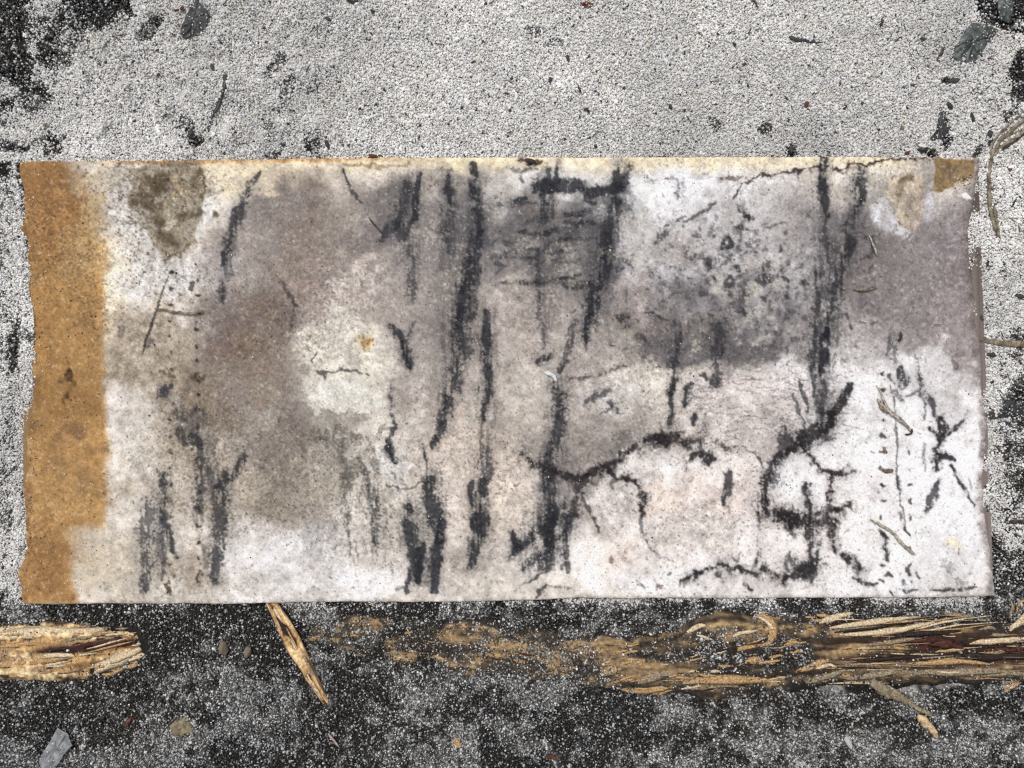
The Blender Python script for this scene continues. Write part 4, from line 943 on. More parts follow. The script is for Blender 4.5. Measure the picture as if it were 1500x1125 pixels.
# long root emerging to the right
rootR = empty('decayed_root', (0, 0, 0))
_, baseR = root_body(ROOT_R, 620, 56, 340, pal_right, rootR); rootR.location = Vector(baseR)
tag(rootR, 'long half-buried decaying root with frayed tan bark running to the right edge below the sheet', 'root')
zR = root_z(ROOT_R)
itemsR = [([(1215, 920), (1260, 914), (1300, 908), (1345, 903)], 11, 'cream', 3.5), ([(1200, 912), (1230, 902), (1250, 898)], 12, 'cream', 2.5), ([(1222, 926), (1280, 920), (1330, 912)], 5, 'black', 3.2), ([(1230, 930), (1280, 928), (1330, 920), (1370, 912)], 11, 'cream', 3.4),
          ([(1300, 905), (1330, 896), (1360, 890)], 6, 'black', 3), ([(1340, 922), (1380, 912), (1420, 906)], 4, 'cream', 3.8), ([(1350, 914), (1385, 907), (1415, 903)], 3, 'tan', 4), ([(1360, 924), (1390, 918), (1415, 914)], 4, 'cream', 3.6),
          ([(1385, 900), (1405, 902), (1424, 903)], 9, 'grey', 4), ([(1320, 930), (1360, 928), (1410, 925)], 9, 'black', 2.8), ([(1210, 938), (1240, 940), (1270, 934)], 10, 'red', 2.8), ([(1260, 945), (1310, 940), (1350, 935)], 8, 'grey', 3), ([(1330, 940), (1370, 938), (1400, 940)], 9, 'red', 3),
          ([(1365, 945), (1390, 942), (1412, 948)], 16, 'red', 3.6), ([(1370, 955), (1395, 952), (1412, 952)], 6, 'tan', 3.4), ([(1420, 942), (1460, 940), (1510, 934)], 11, 'cream', 3.6), ([(1415, 935), (1450, 930), (1490, 930)], 7, 'grey', 3.6), ([(1430, 925), (1450, 918), (1465, 925)], 6, 'grey', 3.2),
          ([(1480, 925), (1495, 910), (1515, 895)], 16, 'cream', 3.0), ([(1478, 905), (1484, 890), (1482, 880)], 8, 'grey', 3.4), ([(1488, 900), (1494, 884), (1505, 876)], 6, 'tan', 3.6), ([(1440, 952), (1480, 952), (1520, 948)], 9, 'red', 2.6), ([(1410, 960), (1460, 962), (1520, 962)], 15, 'black', 2.4),
          ([(1330, 973), (1370, 970), (1430, 970), (1450, 974)], 11, 'tan', 4), ([(1330, 985), (1380, 985), (1450, 984), (1510, 980)], 13, 'grey', 3.6), ([(1370, 984), (1390, 985), (1410, 985)], 5, 'cream', 4.8), ([(1440, 990), (1480, 986), (1520, 988)], 9, 'grey', 3.4), ([(1250, 968), (1310, 964), (1360, 962)], 7, 'black', 3),
          ([(1240, 995), (1280, 990), (1320, 984)], 13, 'grey', 3.6), ([(1255, 990), (1300, 984), (1330, 982)], 6, 'cream', 4), ([(1180, 1000), (1210, 992), (1235, 985)], 14, 'grey', 3.4), ([(1165, 985), (1195, 974), (1220, 962)], 12, 'tan', 3.6), ([(1190, 980), (1215, 974), (1230, 978)], 7, 'cream', 4.2),
          ([(1000, 1000), (1040, 994), (1080, 996), (1120, 998), (1150, 995)], 16, 'tan', 3.2), ([(1010, 1010), (1060, 1004), (1095, 1008)], 8, 'grey', 3.4), ([(880, 985), (920, 972), (950, 968)], 22, 'tan', 3.0), ([(930, 1000), (965, 990), (1000, 980)], 18, 'grey', 3.2), ([(905, 1008), (945, 1012), (985, 1006)], 14, 'tan', 3.0), ([(960, 985), (990, 975), (1010, 972)], 9, 'cream', 4.0),
          ([(1000, 928), (1025, 918), (1050, 914)], 9, 'cream', 3.2), ([(1020, 930), (1035, 934), (1045, 938)], 5, 'cream', 3.6), ([(1068, 934), (1085, 928), (1110, 924)], 7, 'cream', 4), ([(1105, 900), (1125, 908), (1136, 922), (1130, 938), (1115, 948)], 16, 'tan', 3.2), ([(1110, 902), (1128, 914), (1136, 928)], 7, 'cream', 4.2),
          ([(1065, 955), (1090, 950), (1118, 944)], 9, 'tan', 3), ([(1150, 944), (1165, 940), (1182, 942)], 7, 'tan', 3.8), ([(1092, 970), (1110, 966), (1118, 972)], 14, 'tan', 3), ([(1195, 900), (1215, 904), (1212, 916)], 8, 'tan', 3.2), ([(1020, 975), (1010, 985), (1000, 984)], 9, 'grey', 3.2)]
for k_ in range(120):
    x = hr.uniform(1180, 1500); y = hr.gauss(950, 24)
    if not 898 < y < 1002: continue
    L = hr.uniform(24, 100); s = hr.uniform(-.12, .02) if y < 935 else hr.uniform(-.05, .03)
    c = hr.choice(['cream', 'tan', 'grey', 'black', 'red']) if 905 < y < 965 else hr.choice(['tan', 'grey', 'grey', 'cream', 'black'])
    itemsR.append(([(x, y), (x + L / 2, y + s * L / 2 + hr.uniform(-2, 2)), (x + L, y + s * L)], hr.uniform(1.4, 3.6), c, hr.uniform(1.6, 2.8)))
for k_ in range(70):
    x = hr.uniform(860, 1180); y = np.interp(x, [860, 960, 1060, 1180], [975, 985, 970, 955]) + hr.gauss(0, 26)
    L = hr.uniform(12, 40); s = hr.uniform(-.35, .15)
    itemsR.append(([(x, y), (x + L / 2, y + s * L / 2 + hr.uniform(-2, 2)), (x + L, y + s * L)], hr.uniform(2, 6), hr.choice(['tan', 'tan', 'grey', 'cream', 'black']), hr.uniform(2, 3.6)))
for k_ in range(40):
    x = hr.uniform(500, 850); y = np.interp(x, [500, 640, 860], [935, 945, 968]) + hr.gauss(0, 18)
    L = hr.uniform(10, 30); s = hr.uniform(-.3, .3)
    itemsR.append(([(x, y), (x + L / 2, y + s * L / 2 + hr.uniform(-2, 2)), (x + L, y + s * L)], hr.uniform(2, 6), hr.choice(['tan', 'tan', 'grey', 'red']), hr.uniform(.6, 1.8)))
fan(rootR, np.array(baseR), zR, itemsR)

# ------------------------------------------------------------------ twigs, flakes, crumbs
def gz_at(x, y):
    return float(gsample(surface, np.array([float(x)]), np.array([float(y)]))[0])

def tube(name, pts, mat, label=None, cat=None, group=None, z=None, sides=7, parent=None, base=None, lift=.4, rough=.18, seed=1, flat=.8):
    """pts: (x, y, width[, extra height])"""
    r_ = random.Random(seed * 31 + int(pts[0][0]))
    P_ = np.array([(p[0], p[1], p[2], p[3] if len(p) > 3 else 0) for p in pts], float)
    d = np.r_[0, np.cumsum(np.hypot(np.diff(P_[:, 0]), np.diff(P_[:, 1])))]
    n = max(6, min(40, int(d[-1] / 4)))
    t = np.linspace(0, d[-1], n)
    X, Y, Wd, ZZ = [np.interp(t, d, P_[:, k]) for k in range(4)]
    if n > 6:
        for A in (X, Y): A[1:-1] = (A[:-2] + 2 * A[1:-1] + A[2:]) / 4
    X += np.array([r_.gauss(0, rough) for _ in range(n)]) * Wd * .5; Y += np.array([r_.gauss(0, rough) for _ in range(n)]) * Wd * .5
    Wd = Wd * np.array([r_.uniform(1 - rough, 1 + rough) for _ in range(n)])
    Wd[0] *= .5; Wd[-1] *= .35
    if z is None: Z = np.array([gz_at(a, b) for a, b in zip(X, Y)])
    else: Z = np.full(n, float(z))
    if n > 4:
        for _ in range(3): Z[1:-1] = (Z[:-2] + Z[1:-1] + Z[2:]) / 3
    Z = Z + ZZ + lift * Wd * flat * .5 + .6
    tx, ty = np.gradient(X), np.gradient(Y); L = np.hypot(tx, ty) + 1e-6; nx_, ny_ = -ty / L, tx / L
    V = []
    for k in range(sides):
        a = 2 * math.pi * k / sides; q = r_.uniform(.85, 1.15)
        V.append(Wa(X + nx_ * math.cos(a) * Wd * .5 * q, Y + ny_ * math.cos(a) * Wd * .5 * q, Z + math.sin(a) * Wd * .5 * flat * q))
    V = np.stack(V, 1).reshape(-1, 3)
    b0 = np.array(Wp(X[n // 2], Y[n // 2], Z[n // 2])) if base is None else base
    f = [(i * sides + j, i * sides + (j + 1) % sides, (i + 1) * sides + (j + 1) % sides, (i + 1) * sides + j) for i in range(n - 1) for j in range(sides)]
    f.append(tuple(range(sides))[::-1]); f.append(tuple((n - 1) * sides + j for j in range(sides)))
    o = mesh_np(name, V - b0, f, mat, parent, smooth=True)
    if parent is None: o.location = Vector(b0)
    if label: tag(o, label, cat, group)
    return o

def flake(name, pts, mat, label, cat, zc=2.0, thick=2.0, tilt=(0, 0), dome=1.5, seed=1, z=None, group=None):
    """irregular plate with a broken rim and a gently domed face"""
    r_ = random.Random(seed); p = np.array(pts, float)
    q = []
    for i in range(len(p)):
        a, b = p[i], p[(i + 1) % len(p)]; L = np.hypot(*(b - a)); m = max(1, int(L / 5))
        for k in range(m):
            t = k / m; w = a + (b - a) * t
            q.append((w[0] + r_.gauss(0, .5), w[1] + r_.gauss(0, .5)))
    q = np.array(q); c = q.mean(0); n = len(q)
    g0 = gz_at(*c) if z is None else z
    def lay(s, dz, nz):
        x = c[0] + (q[:, 0] - c[0]) * s; y = c[1] + (q[:, 1] - c[1]) * s
        zz = g0 + zc + dz + tilt[0] * (x - c[0]) + tilt[1] * (y - c[1]) + np.array([r_.gauss(0, nz) for _ in range(n)])
        return Wa(x, y, zz)
    rings = [lay(.96, -thick, .2), lay(1.0, -.2 * thick, .3), lay(.93, 0, .35), lay(.6, dome * .7, .7), lay(.28, dome, .6)]
    top = np.array([Wp(c[0], c[1], g0 + zc + dome * 1.05)]); bot = np.array([Wp(c[0], c[1], g0 + zc - thick)])
    b0 = np.array(Wp(c[0], c[1], g0 + zc))
    V = np.concatenate(rings + [top, bot]) - b0
    f = []
    for k in range(4):
        for i in range(n):
            j = (i + 1) % n; f.append((k * n + i, k * n + j, (k + 1) * n + j, (k + 1) * n + i))
    for i in range(n):
        j = (i + 1) % n; f.append((4 * n + i, 4 * n + j, 5 * n)); f.append((j, i, 5 * n + 1))
    o = mesh_np(name, V, f, mat, smooth=False); o.location = Vector(b0)
    nd = int(len(q) * (1.6 if mat in (M_COAL, M_LEAF) else .8))
    ii = np.array([r_.randrange(n) for _ in range(nd)]); rr_ = np.array([r_.random() ** .6 for _ in range(nd)])
    gx_, gy_ = c[0] + (q[ii, 0] - c[0]) * rr_, c[1] + (q[ii, 1] - c[1]) * rr_
    GP.append(Wa(gx_, gy_, g0 + zc + dome * (1 - rr_) + .3 + tilt[0] * (gx_ - c[0]) + tilt[1] * (gy_ - c[1])))
    GC.append((.35 + .5 * np.array([[r_.random()] for _ in range(nd)])) * np.ones((1, 3))); GR.append(np.array([r_.uniform(.6, 1.2) for _ in range(nd)]))
    return tag(o, label, cat, group)

def crumb_mesh(seed, ax, ay, az_):
    import bmesh
    bm = bmesh.new(); bmesh.ops.create_icosphere(bm, subdivisions=2, radius=1.0)
    r_ = random.Random(seed); dirs = [Vector((r_.gauss(0, 1), r_.gauss(0, 1), r_.gauss(0, 1))).normalized() for _ in range(7)]
    for v in bm.verts:
        s = 1.0
        for d in dirs: s = min(s, .62 / max(.05, v.co.normalized().dot(d)) if v.co.normalized().dot(d) > .62 else s)
        v.co *= s * r_.uniform(.9, 1.06)
        v.co.x *= ax; v.co.y *= ay; v.co.z *= az_
    m_ = bpy.data.meshes.new('crumb'); bm.to_mesh(m_); bm.free(); return m_
CR = [crumb_mesh(s, *a) for s, a in enumerate([(1, .8, .7), (1.3, .7, .6), (1, 1, .6), (1.6, .6, .6), (1.1, .75, .8), (2.0, .5, .5)])]
def crumb(name, x, y, r, mat, label, cat, k=0, rot=0, z=None, group=None):
    m_ = CR[k % len(CR)]
    key = m_.name + mat.name
    if key not in CRM:
        mm = m_.copy(); mm.name = name; mm.materials.append(mat); CRM[key] = mm
    o = bpy.data.objects.new(name, CRM[key]); col.objects.link(o)
    zz = (gz_at(x, y) if z is None else z) + r * .35
    o.location = Wp(x, y, zz); o.scale = (r * U,) * 3; o.rotation_euler = (R.uniform(-.3, .3), R.uniform(-.3, .3), math.radians(-rot))
    return tag(o, label, cat, group)
CRM = {}

# --- upper left
flake('charcoal_chunk', [(284, -6), (276, 18), (264, 42), (266, 54), (276, 56), (292, 48), (304, 36), (306, 16), (296, 6)], M_COAL, 'large black charcoal chunk cut by the top edge of the picture', 'charcoal', 4, 5, (0, .03), 3, 2)
tube('burnt_twig', [(332, 110, 5), (328, 126, 7), (325, 140, 4), (318, 158, 5), (309, 172, 5), (306, 184, 3), (305, 196, 3)], M_COAL, 'thin black burnt twig lying upright on the sand above the sheet, upper left', 'twig')
crumb('charcoal_fragment', 311, 98, 5, M_COAL, 'black charcoal bit just above the upper end of the thin burnt twig', 'charcoal', 1, 60)
crumb('charcoal_fragment', 232, 110, 3, M_COAL, 'tiny black speck of charcoal on clean sand left of the burnt twig', 'charcoal', 0)
tube('seed_sprig', [(166, 118, 2.2), (172, 115, 2.6), (178, 118, 2)], M_TWIG_D, 'tiny dark forked sprig on the sand, upper left above the sheet', 'sprig')
crumb('charcoal_fragment', 279, 197, 7, M_COAL, 'rounded black charcoal lump above the top edge left of centre', 'charcoal', 2)
crumb('charcoal_fragment', 415, 212, 5, M_COAL, 'black crumb in a sand hollow close above the top edge of the sheet', 'charcoal', 4)
crumb('charcoal_fragment', 480, 212, 6, M_COAL, 'dark elongated crumb above the sheet where the upper edge starts yellowing', 'charcoal', 3, 65)
tube('red_sprig', [(383, 42, 3), (388, 40, 4), (395, 41, 3), (392, 48, 2)], M_RED, 'small reddish curled sprig on lumpy sand at the top', 'sprig')
tube('pale_red_husk', [(255, 15, 4), (264, 14, 5), (273, 13, 3)], M_RED, 'faded reddish husk left of the large charcoal chunk', 'husk')
crumb('charcoal_fragment', 480, 27, 5, M_COAL, 'black crumb near the top edge, right of the reddish sprig', 'charcoal', 1, 20)
crumb('charcoal_fragment', 547, 17, 5, M_COAL, 'black crumb near the top edge above the yellowed margin', 'charcoal', 4, 20)
flake('charcoal_chunk', [(505, -8), (534, -8), (530, 3), (518, 5), (508, 2)], M_COAL, 'black charcoal chunk mostly cut off by the top edge, left of centre', 'charcoal', 3, 3, (0, 0), 1.5, 4)
tube('hair_root', [(425, 8, 2.4), (436, 14, 2), (446, 24, 1.8)], M_TWIG_D, 'fine dark rootlet near the top edge right of the charcoal chunk', 'rootlet')
tube('hair_root', [(763, 3, 1.8), (764, 8, 2), (768, 15, 1.6)], M_TWIG_D, 'short kinked black rootlet near the top edge at centre', 'rootlet')
flake('brown_husk', [(849, 5), (858, 2), (870, 5), (868, 9), (860, 11), (853, 9)], M_RED, 'small brown seed husk near the top edge, right of centre', 'husk', 2, 2, (0, 0), 1.5, 6)
# --- upper centre and right
crumb('charcoal_fragment', 806, 117, 4.5, M_COAL, 'round black crumb, upper one of two on clean sand above the centre', 'charcoal', 2)
crumb('charcoal_fragment', 859, 161, 4.5, M_COAL, 'round black crumb, lower right one of two on clean sand above the centre', 'charcoal', 0, 40)
crumb('charcoal_fragment', 832, 86, 5, M_COAL, 'ragged black crumb beside a buff speck above the centre', 'charcoal', 3, 70)
crumb('charcoal_fragment', 849, 130, 4, M_COAL, 'small ragged crumb between the two round black crumbs above the centre', 'charcoal', 5, 70)
crumb('charcoal_fragment', 742, 137, 3.6, M_COAL, 'small black crumb left of the two round ones above the centre', 'charcoal', 1, -10)
crumb('charcoal_fragment', 692, 91, 3.2, M_COAL, 'tiny black crumb alone on pale sand left of the top centre', 'charcoal', 5, -20)
crumb('charcoal_fragment', 982, 157, 5, M_COAL, 'ragged black crumb above the sheet, right of centre', 'charcoal', 4, 60)
tube('burnt_twig', [(1156, 54, 6), (1166, 59, 7), (1180, 60, 6), (1192, 61, 5), (1204, 63, 4)], M_COAL, 'short black burnt twig lying level on the sand near the top right', 'twig', flat=.7)
tube('burnt_splinter', [(1105, -2, 3), (1108, 6, 3.5), (1109, 14, 2)], M_COAL, 'tiny black splinter at the top edge, right of centre', 'splinter')
tube('dark_splinter', [(1294, 24, 3), (1292, 32, 5), (1289, 40, 3)], M_COAL, 'small upright black splinter near the top right', 'splinter')
crumb('seed', 1181, 153, 5, M_RED, 'small dark red round seed on clean sand at the upper right', 'seed', 2)
crumb('charcoal_fragment', 1089, 95, 3, M_COAL, 'tiny black crumb below left of the level burnt twig', 'charcoal', 0)
crumb('charcoal_fragment', 1076, 65, 4, M_COAL, 'small black crumb left of the level burnt twig', 'charcoal', 4, 30)
crumb('charcoal_fragment', 1352, 57, 4, M_COAL, 'small black crumb left of the greenish black leaf piece', 'charcoal', 1)
tube('dark_splinter', [(1384, 68, 4), (1380, 76, 6), (1377, 82, 4), (1371, 90, 3)], M_TWIG_D, 'curved brown-black splinter below left of the leaf piece', 'splinter')
flake('leaf_piece', [(1424, 32), (1444, 36), (1462, 44), (1448, 58), (1438, 78), (1428, 90), (1404, 90), (1394, 82), (1402, 66), (1410, 50)], M_LEAF, 'large greenish black leaf piece at the upper right', 'leaf', 4, 2.2, (.03, -.02), 2.2, 8)
flake('leaf_piece', [(1464, -8), (1484, -6), (1484, 20), (1478, 34), (1466, 30), (1461, 12)], M_LEAF, 'upright greenish black leaf piece at the top edge right corner', 'leaf', 5, 2.2, (.05, 0), 2, 9)
flake('dark_leaf_piece', [(1450, 38), (1462, 44), (1452, 58), (1442, 56)], M_COAL, 'black flap on the right corner of the large leaf piece', 'leaf', 6.5, 1.5, (.06, 0), 1, 10)
crumb('charcoal_fragment', 1397, 118, 7, M_COAL, 'black crumb below the large leaf piece', 'charcoal', 1, -15)
crumb('charcoal_fragment', 1391, 155, 6, M_COAL, 'black crumb above the ragged charcoal patch at the upper right', 'charcoal', 3, 40)
flake('charcoal_chunk', [(1376, 165), (1383, 162), (1386, 178), (1390, 192), (1380, 203), (1366, 206), (1362, 202), (1372, 190)], M_COAL, 'ragged black charcoal piece standing above the upper right corner of the sheet', 'charcoal', 2.5, 3, (0, 0), 2, 11)
flake('charcoal_chunk', [(1434, 209), (1441, 212), (1438, 222), (1431, 229), (1425, 228), (1428, 218)], M_COAL, 'oval black charcoal piece touching the upper right corner of the sheet', 'charcoal', 3, 3, (0, 0), 2, 12)
tube('dark_splinter', [(1372, 208, 2), (1368, 220, 2), (1365, 231, 1.6)], M_TWIG_D, 'thin black needle pointing down to the upper right edge of the sheet', 'splinter')
crumb('charcoal_fragment', 1351, 220, 7, M_COAL, 'black crumb against the top edge of the sheet, right end', 'charcoal', 4)
crumb('charcoal_fragment', 1329, 224, 4, M_RED, 'dark reddish crumb against the top edge of the sheet, right end', 'crumb', 0)
crumb('charcoal_fragment', 1159, 219, 6, M_COAL, 'black upright crumb against the top edge below the level burnt twig', 'charcoal', 3, 85)
crumb('charcoal_fragment', 1322, 188, 4, M_TWIG_B, 'small brown crumb left of the ragged charcoal piece', 'crumb', 1, 50)
crumb('charcoal_fragment', 1287, 190, 3, M_COAL, 'tiny black crumb on clean sand above the dotted end of the sheet', 'charcoal', 0)
crumb('charcoal_fragment', 1425, 172, 6, M_COAL, 'black crumb between the ragged charcoal and the grass strand', 'charcoal', 5, 60)
crumb('charcoal_fragment', 1450, 196, 6, M_COAL, 'black crumb tucked left of the grass strand', 'charcoal', 2)
crumb('bark_crumb', 778, 236, 7, M_TWIG_D, 'dark brown bark crumb on the top edge of the sheet near the centre', 'crumb', 3, 5, PAPER_Z)
crumb('bark_crumb', 547, 229, 6, M_RED, 'reddish brown crumb against the top edge of the sheet, left of centre', 'crumb', 3, 5)
# dry grass strand by the right corner
g_ = empty('dry_grass_strand', Wp(1455, 240, 4)); gb = np.array(Wp(1455, 240, 4))
tag(g_, 'frayed dry grass strand curving down beside the right end of the sheet', 'grass strand')
for pts in ([(1510, 165, 5), (1488, 186, 6), (1466, 204, 6), (1455, 222, 6), (1450, 250, 6), (1449, 280, 7), (1451, 310, 6), (1458, 332, 7), (1466, 350, 3)],
            [(1512, 180, 5), (1494, 198, 6), (1478, 208, 6), (1464, 216, 4), (1456, 230, 4)], [(1508, 158, 3), (1480, 180, 4), (1460, 200, 4), (1452, 214, 4), (1452, 240, 3)],
            [(1456, 300, 4), (1460, 325, 5), (1464, 340, 3)], [(1498, 190, 2.5), (1482, 196, 3), (1466, 206, 3), (1456, 224, 3)]):
    tube('blade', pts, M_GRASS, parent=g_, base=gb, lift=1.2, seed=len(pts))
tube('blade', [(1452, 240, 3), (1449, 262, 4), (1450, 284, 3)], M_RED, parent=g_, base=gb, lift=2.2, flat=.6)
tube('blade', [(1506, 190, 5), (1490, 204, 6), (1466, 222, 3)], M_TWIG_D, parent=g_, base=gb, lift=.8)
# --- right margin
tube('brown_twig', [(1434, 499, 6), (1455, 501, 8), (1480, 503, 9), (1512, 505, 10)], M_TWIG_B, 'grey-brown twig running from the right edge to the sheet', 'twig')
flake('charcoal_chunk', [(1446, 605), (1452, 598), (1466, 594), (1478, 585), (1490, 592), (1510, 600), (1506, 612), (1480, 610), (1462, 613), (1450, 615)], M_COAL, 'large flat black charcoal flake at the right edge beside the sheet', 'charcoal', 4, 4, (0, -.02), 2, 14)
tube('dark_splinter', [(1446, 390, 3), (1448, 386, 4), (1447, 380, 2)], M_TWIG_D, 'small dark splinter beside the right end, above the twig', 'splinter')
tube('curled_rootlet', [(1463, 456, 1.6), (1467, 444, 2), (1463, 440, 1.6)], M_TWIG_D, 'tiny curled dark rootlet above the right-edge twig', 'rootlet')
tube('dark_splinter', [(1482, 304, 3), (1486, 296, 4), (1490, 290, 2)], M_TWIG_D, 'small slanting dark splinter right of the grass strand', 'splinter')
crumb('charcoal_fragment', 1452, 520, 6, M_COAL, 'black crumb below the right-edge twig', 'charcoal', 1)
crumb('charcoal_fragment', 1494, 434, 7, M_COAL, 'black crumb at the right edge above the twig', 'charcoal', 4)
crumb('seed', 1479, 248, 3.5, M_RED, 'tiny red seed right of the grass strand', 'seed', 2)
crumb('charcoal_fragment', 1436, 465, 6, M_COAL, 'black crumb against the right end above the twig', 'charcoal', 3, 60)
tube('brown_twig', [(1478, 763, 5), (1490, 764, 7), (1510, 764, 7)], M_TWIG_D, 'short dark brown twig at the right edge near the lower end of the sheet', 'twig')
# --- lower strip
tw = empty('pale_twig', Wp(430, 950, 6)); tb = np.array(Wp(430, 950, 6))
tag(tw, 'pale peeled twig slanting down from under the bottom edge of the sheet', 'twig')
TWIG = dict(pts=[(393, 876), (402, 890), (412, 908), (424, 930), (436, 955), (450, 980), (462, 1002), (478, 1030)], w=[10, 11, 11.5, 11, 12, 11, 10, 6], h=[2, 8, 13, 14, 14, 13, 11, 4])
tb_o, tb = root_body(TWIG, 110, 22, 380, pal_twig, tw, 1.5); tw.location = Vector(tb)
zT = root_z(TWIG)
fan(tw, np.array(tb), zT, [([(401, 890), (407, 900), (413, 911)], 8, 'cream', 2), ([(426, 936), (436, 956), (446, 976)], 5, 'cream', 2.4), ([(450, 988), (462, 1008), (474, 1026)], 6, 'cream', 2.2), ([(406, 905), (416, 920), (426, 934)], 7, 'black', 1.8),
                          ([(442, 955), (456, 982), (468, 1000)], 4, 'grey', 2.4), ([(418, 918), (430, 940), (440, 958)], 4, 'tan', 2.4), ([(436, 968), (448, 990), (456, 1006)], 4, 'tan', 2.2), ([(406, 894), (414, 906), (421, 917)], 3, 'tan', 2.6)])
flake('grey_shard', [(84, 1066), (97, 1074), (106, 1092), (92, 1106), (84, 1122), (60, 1132), (58, 1112), (70, 1092)], M_SHARD, 'smooth grey translucent-looking shard near the lower left corner', 'shard', 5, 2, (.04, .02), .8, 15)
flake('buff_pebble', [(246, 1062), (258, 1046), (272, 1042), (278, 1056), (290, 1070), (280, 1078), (262, 1084), (248, 1078)], mat_rgb('buff_stone', (116, 104, 82), rgb2=(150, 138, 112), scale=700), 'dull buff stone half covered with sand below the left root', 'stone', 1.0, 4, (0, 0), 4, 16)
tube('fine_hair', [(283, 915, 1.6), (281, 960, 1.6), (279, 1000, 1.5), (268, 1040, 1.4), (240, 1070, 1.4), (214, 1105, 1.3)], M_TWIG_D, 'long fine hair-like rootlet hanging below the sheet right of the left root', 'rootlet', lift=2, sides=5)
ch = tube('orange_chip', [(194, 1050, 4), (188, 1058, 6), (184, 1066, 4)], M_RED, 'small orange-brown bark chip right of the grey shard', 'chip')
tube('pinkish_rootlet', [(480, 1074, 3), (486, 1082, 4), (496, 1094, 4)], mat_rgb('pinkish_root', (150, 128, 122), rgb2=(190, 170, 162)), 'short pinkish rootlet near the bottom, below the end of the pale twig', 'rootlet')
flake('buff_flake', [(662, 1078), (674, 1082), (676, 1092), (668, 1098), (660, 1088)], M_FIBRE['tan'], 'small buff bark flake on dark ground at the bottom centre', 'flake', 2, 2, (0, 0), 1, 18)
tube('reddish_scrap', [(800, 1112, 5), (806, 1108, 7), (816, 1112, 5)], M_RED, 'reddish scrap of litter at the bottom edge, right of centre', 'scrap')
bt = empty('branching_twig', Wp(1350, 1050, 4)); bb = np.array(Wp(1350, 1050, 4))
tag(bt, 'short tan twig branching down from the long root at the lower right', 'twig')
tube('bark', [(1275, 1000, 14), (1300, 1012, 18), (1322, 1022, 14), (1340, 1034, 8), (1366, 1048, 7)], M_FIBRE['grey'], parent=bt, base=bb, lift=.6, flat=.5)
tube('tip', [(1345, 1048, 10), (1356, 1056, 13), (1366, 1070, 11), (1374, 1082, 6)], M_TWIG_W, parent=bt, base=bb, lift=1.0, flat=.5)
flake('wood_chip', [(1470, 1008), (1476, 1000), (1490, 996), (1496, 1000), (1484, 1008), (1474, 1013)], M_FIBRE['tan'], 'small tan wood chip below the long root at the right edge', 'chip', 3, 2, (0, 0), 1, 19)
crumb('pale_crumb', 1243, 1088, 8, mat_rgb('salt_grey', (168, 170, 174), rgb2=(214, 216, 220)), 'pale grey crumb of sand crust at the bottom right', 'crumb', 3, 60)
crumb('brown_pebble', 362, 955, 8, M_TWIG_B, 'rounded brown pebble between the left root and the pale twig', 'pebble', 2)
crumb('brown_pebble', 328, 950, 12, M_TWIG_B, 'tan pebble nearer the left root, half covered with sand', 'pebble', 4, 70)
for k_, (x, y, r, kk) in enumerate([(520, 1000, 4, 0), (250, 1000, 5, 1), (590, 1035, 4, 3), (735, 1030, 4, 4), (905, 1040, 6, 1), (960, 1090, 5, 3), (1010, 1075, 4, 0), (1100, 1060, 5, 4), (1180, 1100, 5, 1), (1300, 1100, 5, 2), (1400, 1060, 6, 3),
                                    (330, 1090, 5, 1), (150, 1050, 5, 0), (30, 1040, 6, 4), (420, 1070, 4, 5), (640, 1110, 4, 1), (560, 910, 5, 3), (760, 900, 6, 1), (900, 900, 5, 4), (1150, 895, 5, 1), (850, 1085, 6, 5), (1480, 1080, 5, 1)]):
    crumb('charcoal_crumb', x, y, r, M_COAL, 'small black charcoal crumb lost in the dark littered strip below the sheet', 'charcoal', kk, R.uniform(0, 180), group='charcoal crumbs in the dark strip')
for k_ in range(60):
    x, y = (hr.uniform(430, 1340), hr.uniform(10, 222)) if k_ % 3 else (hr.uniform(60, 430), hr.uniform(110, 228))
    crumb('sand_speck', x, y, hr.uniform(1.6, 2.8), M_COAL, 'tiny black speck scattered on the clean pale sand above the sheet', 'speck', k_, R.uniform(0, 180), group='black specks on the clean sand')

# --- bits lying on the sheet
zp = PAPER_Z + 1.2
st_ = empty('straw_stalk', Wp(1310, 600, zp)); sb = np.array(Wp(1310, 600, zp))
tag(st_, 'forked dry straw stalk lying on the white right end of the sheet', 'straw')
tube('stem', [(1285, 584, 4), (1292, 594, 5), (1305, 604, 6), (1320, 615, 6), (1330, 625, 4), (1336, 633, 3)], M_STRAW, parent=st_, base=sb, z=zp, lift=1)
tube('stem', [(1284, 565, 2), (1290, 572, 3), (1294, 585, 3), (1302, 600, 3)], M_STRAW, parent=st_, base=sb, z=zp, lift=1.2)
tube('stem', [(1336, 628, 3), (1336, 634, 3.5), (1330, 637, 3), (1325, 636, 2)], M_TWIG_D, parent=st_, base=sb, z=zp, lift=1)
tube('husk', [(1287, 590, 3), (1294, 600, 6), (1304, 606, 3)], M_TWIG_B, parent=st_, base=sb, z=zp, lift=1.6)
tube('curved_straw', [(1274, 761, 2.5), (1290, 768, 4), (1306, 778, 4.5), (1318, 792, 5), (1332, 806, 5), (1341, 813, 4)], M_STRAW, 'curved dry straw on the sheet above its lower right corner', 'straw', z=zp, lift=1)
tube('pine_needle', [(540, 319, 1.8), (549, 330, 2.6), (561, 343, 2)], M_TWIG_D, 'thin dark needle slanting on the grey wash of the sheet, upper left of centre', 'needle', z=zp)
tube('brown_rootlet', [(226, 452, 3), (240, 454, 4), (262, 458, 3.5), (280, 460, 3.5), (290, 458, 4.5), (296, 454, 4)], M_TWIG_B, 'short brown rootlet lying level on the left part of the sheet', 'rootlet', z=zp)
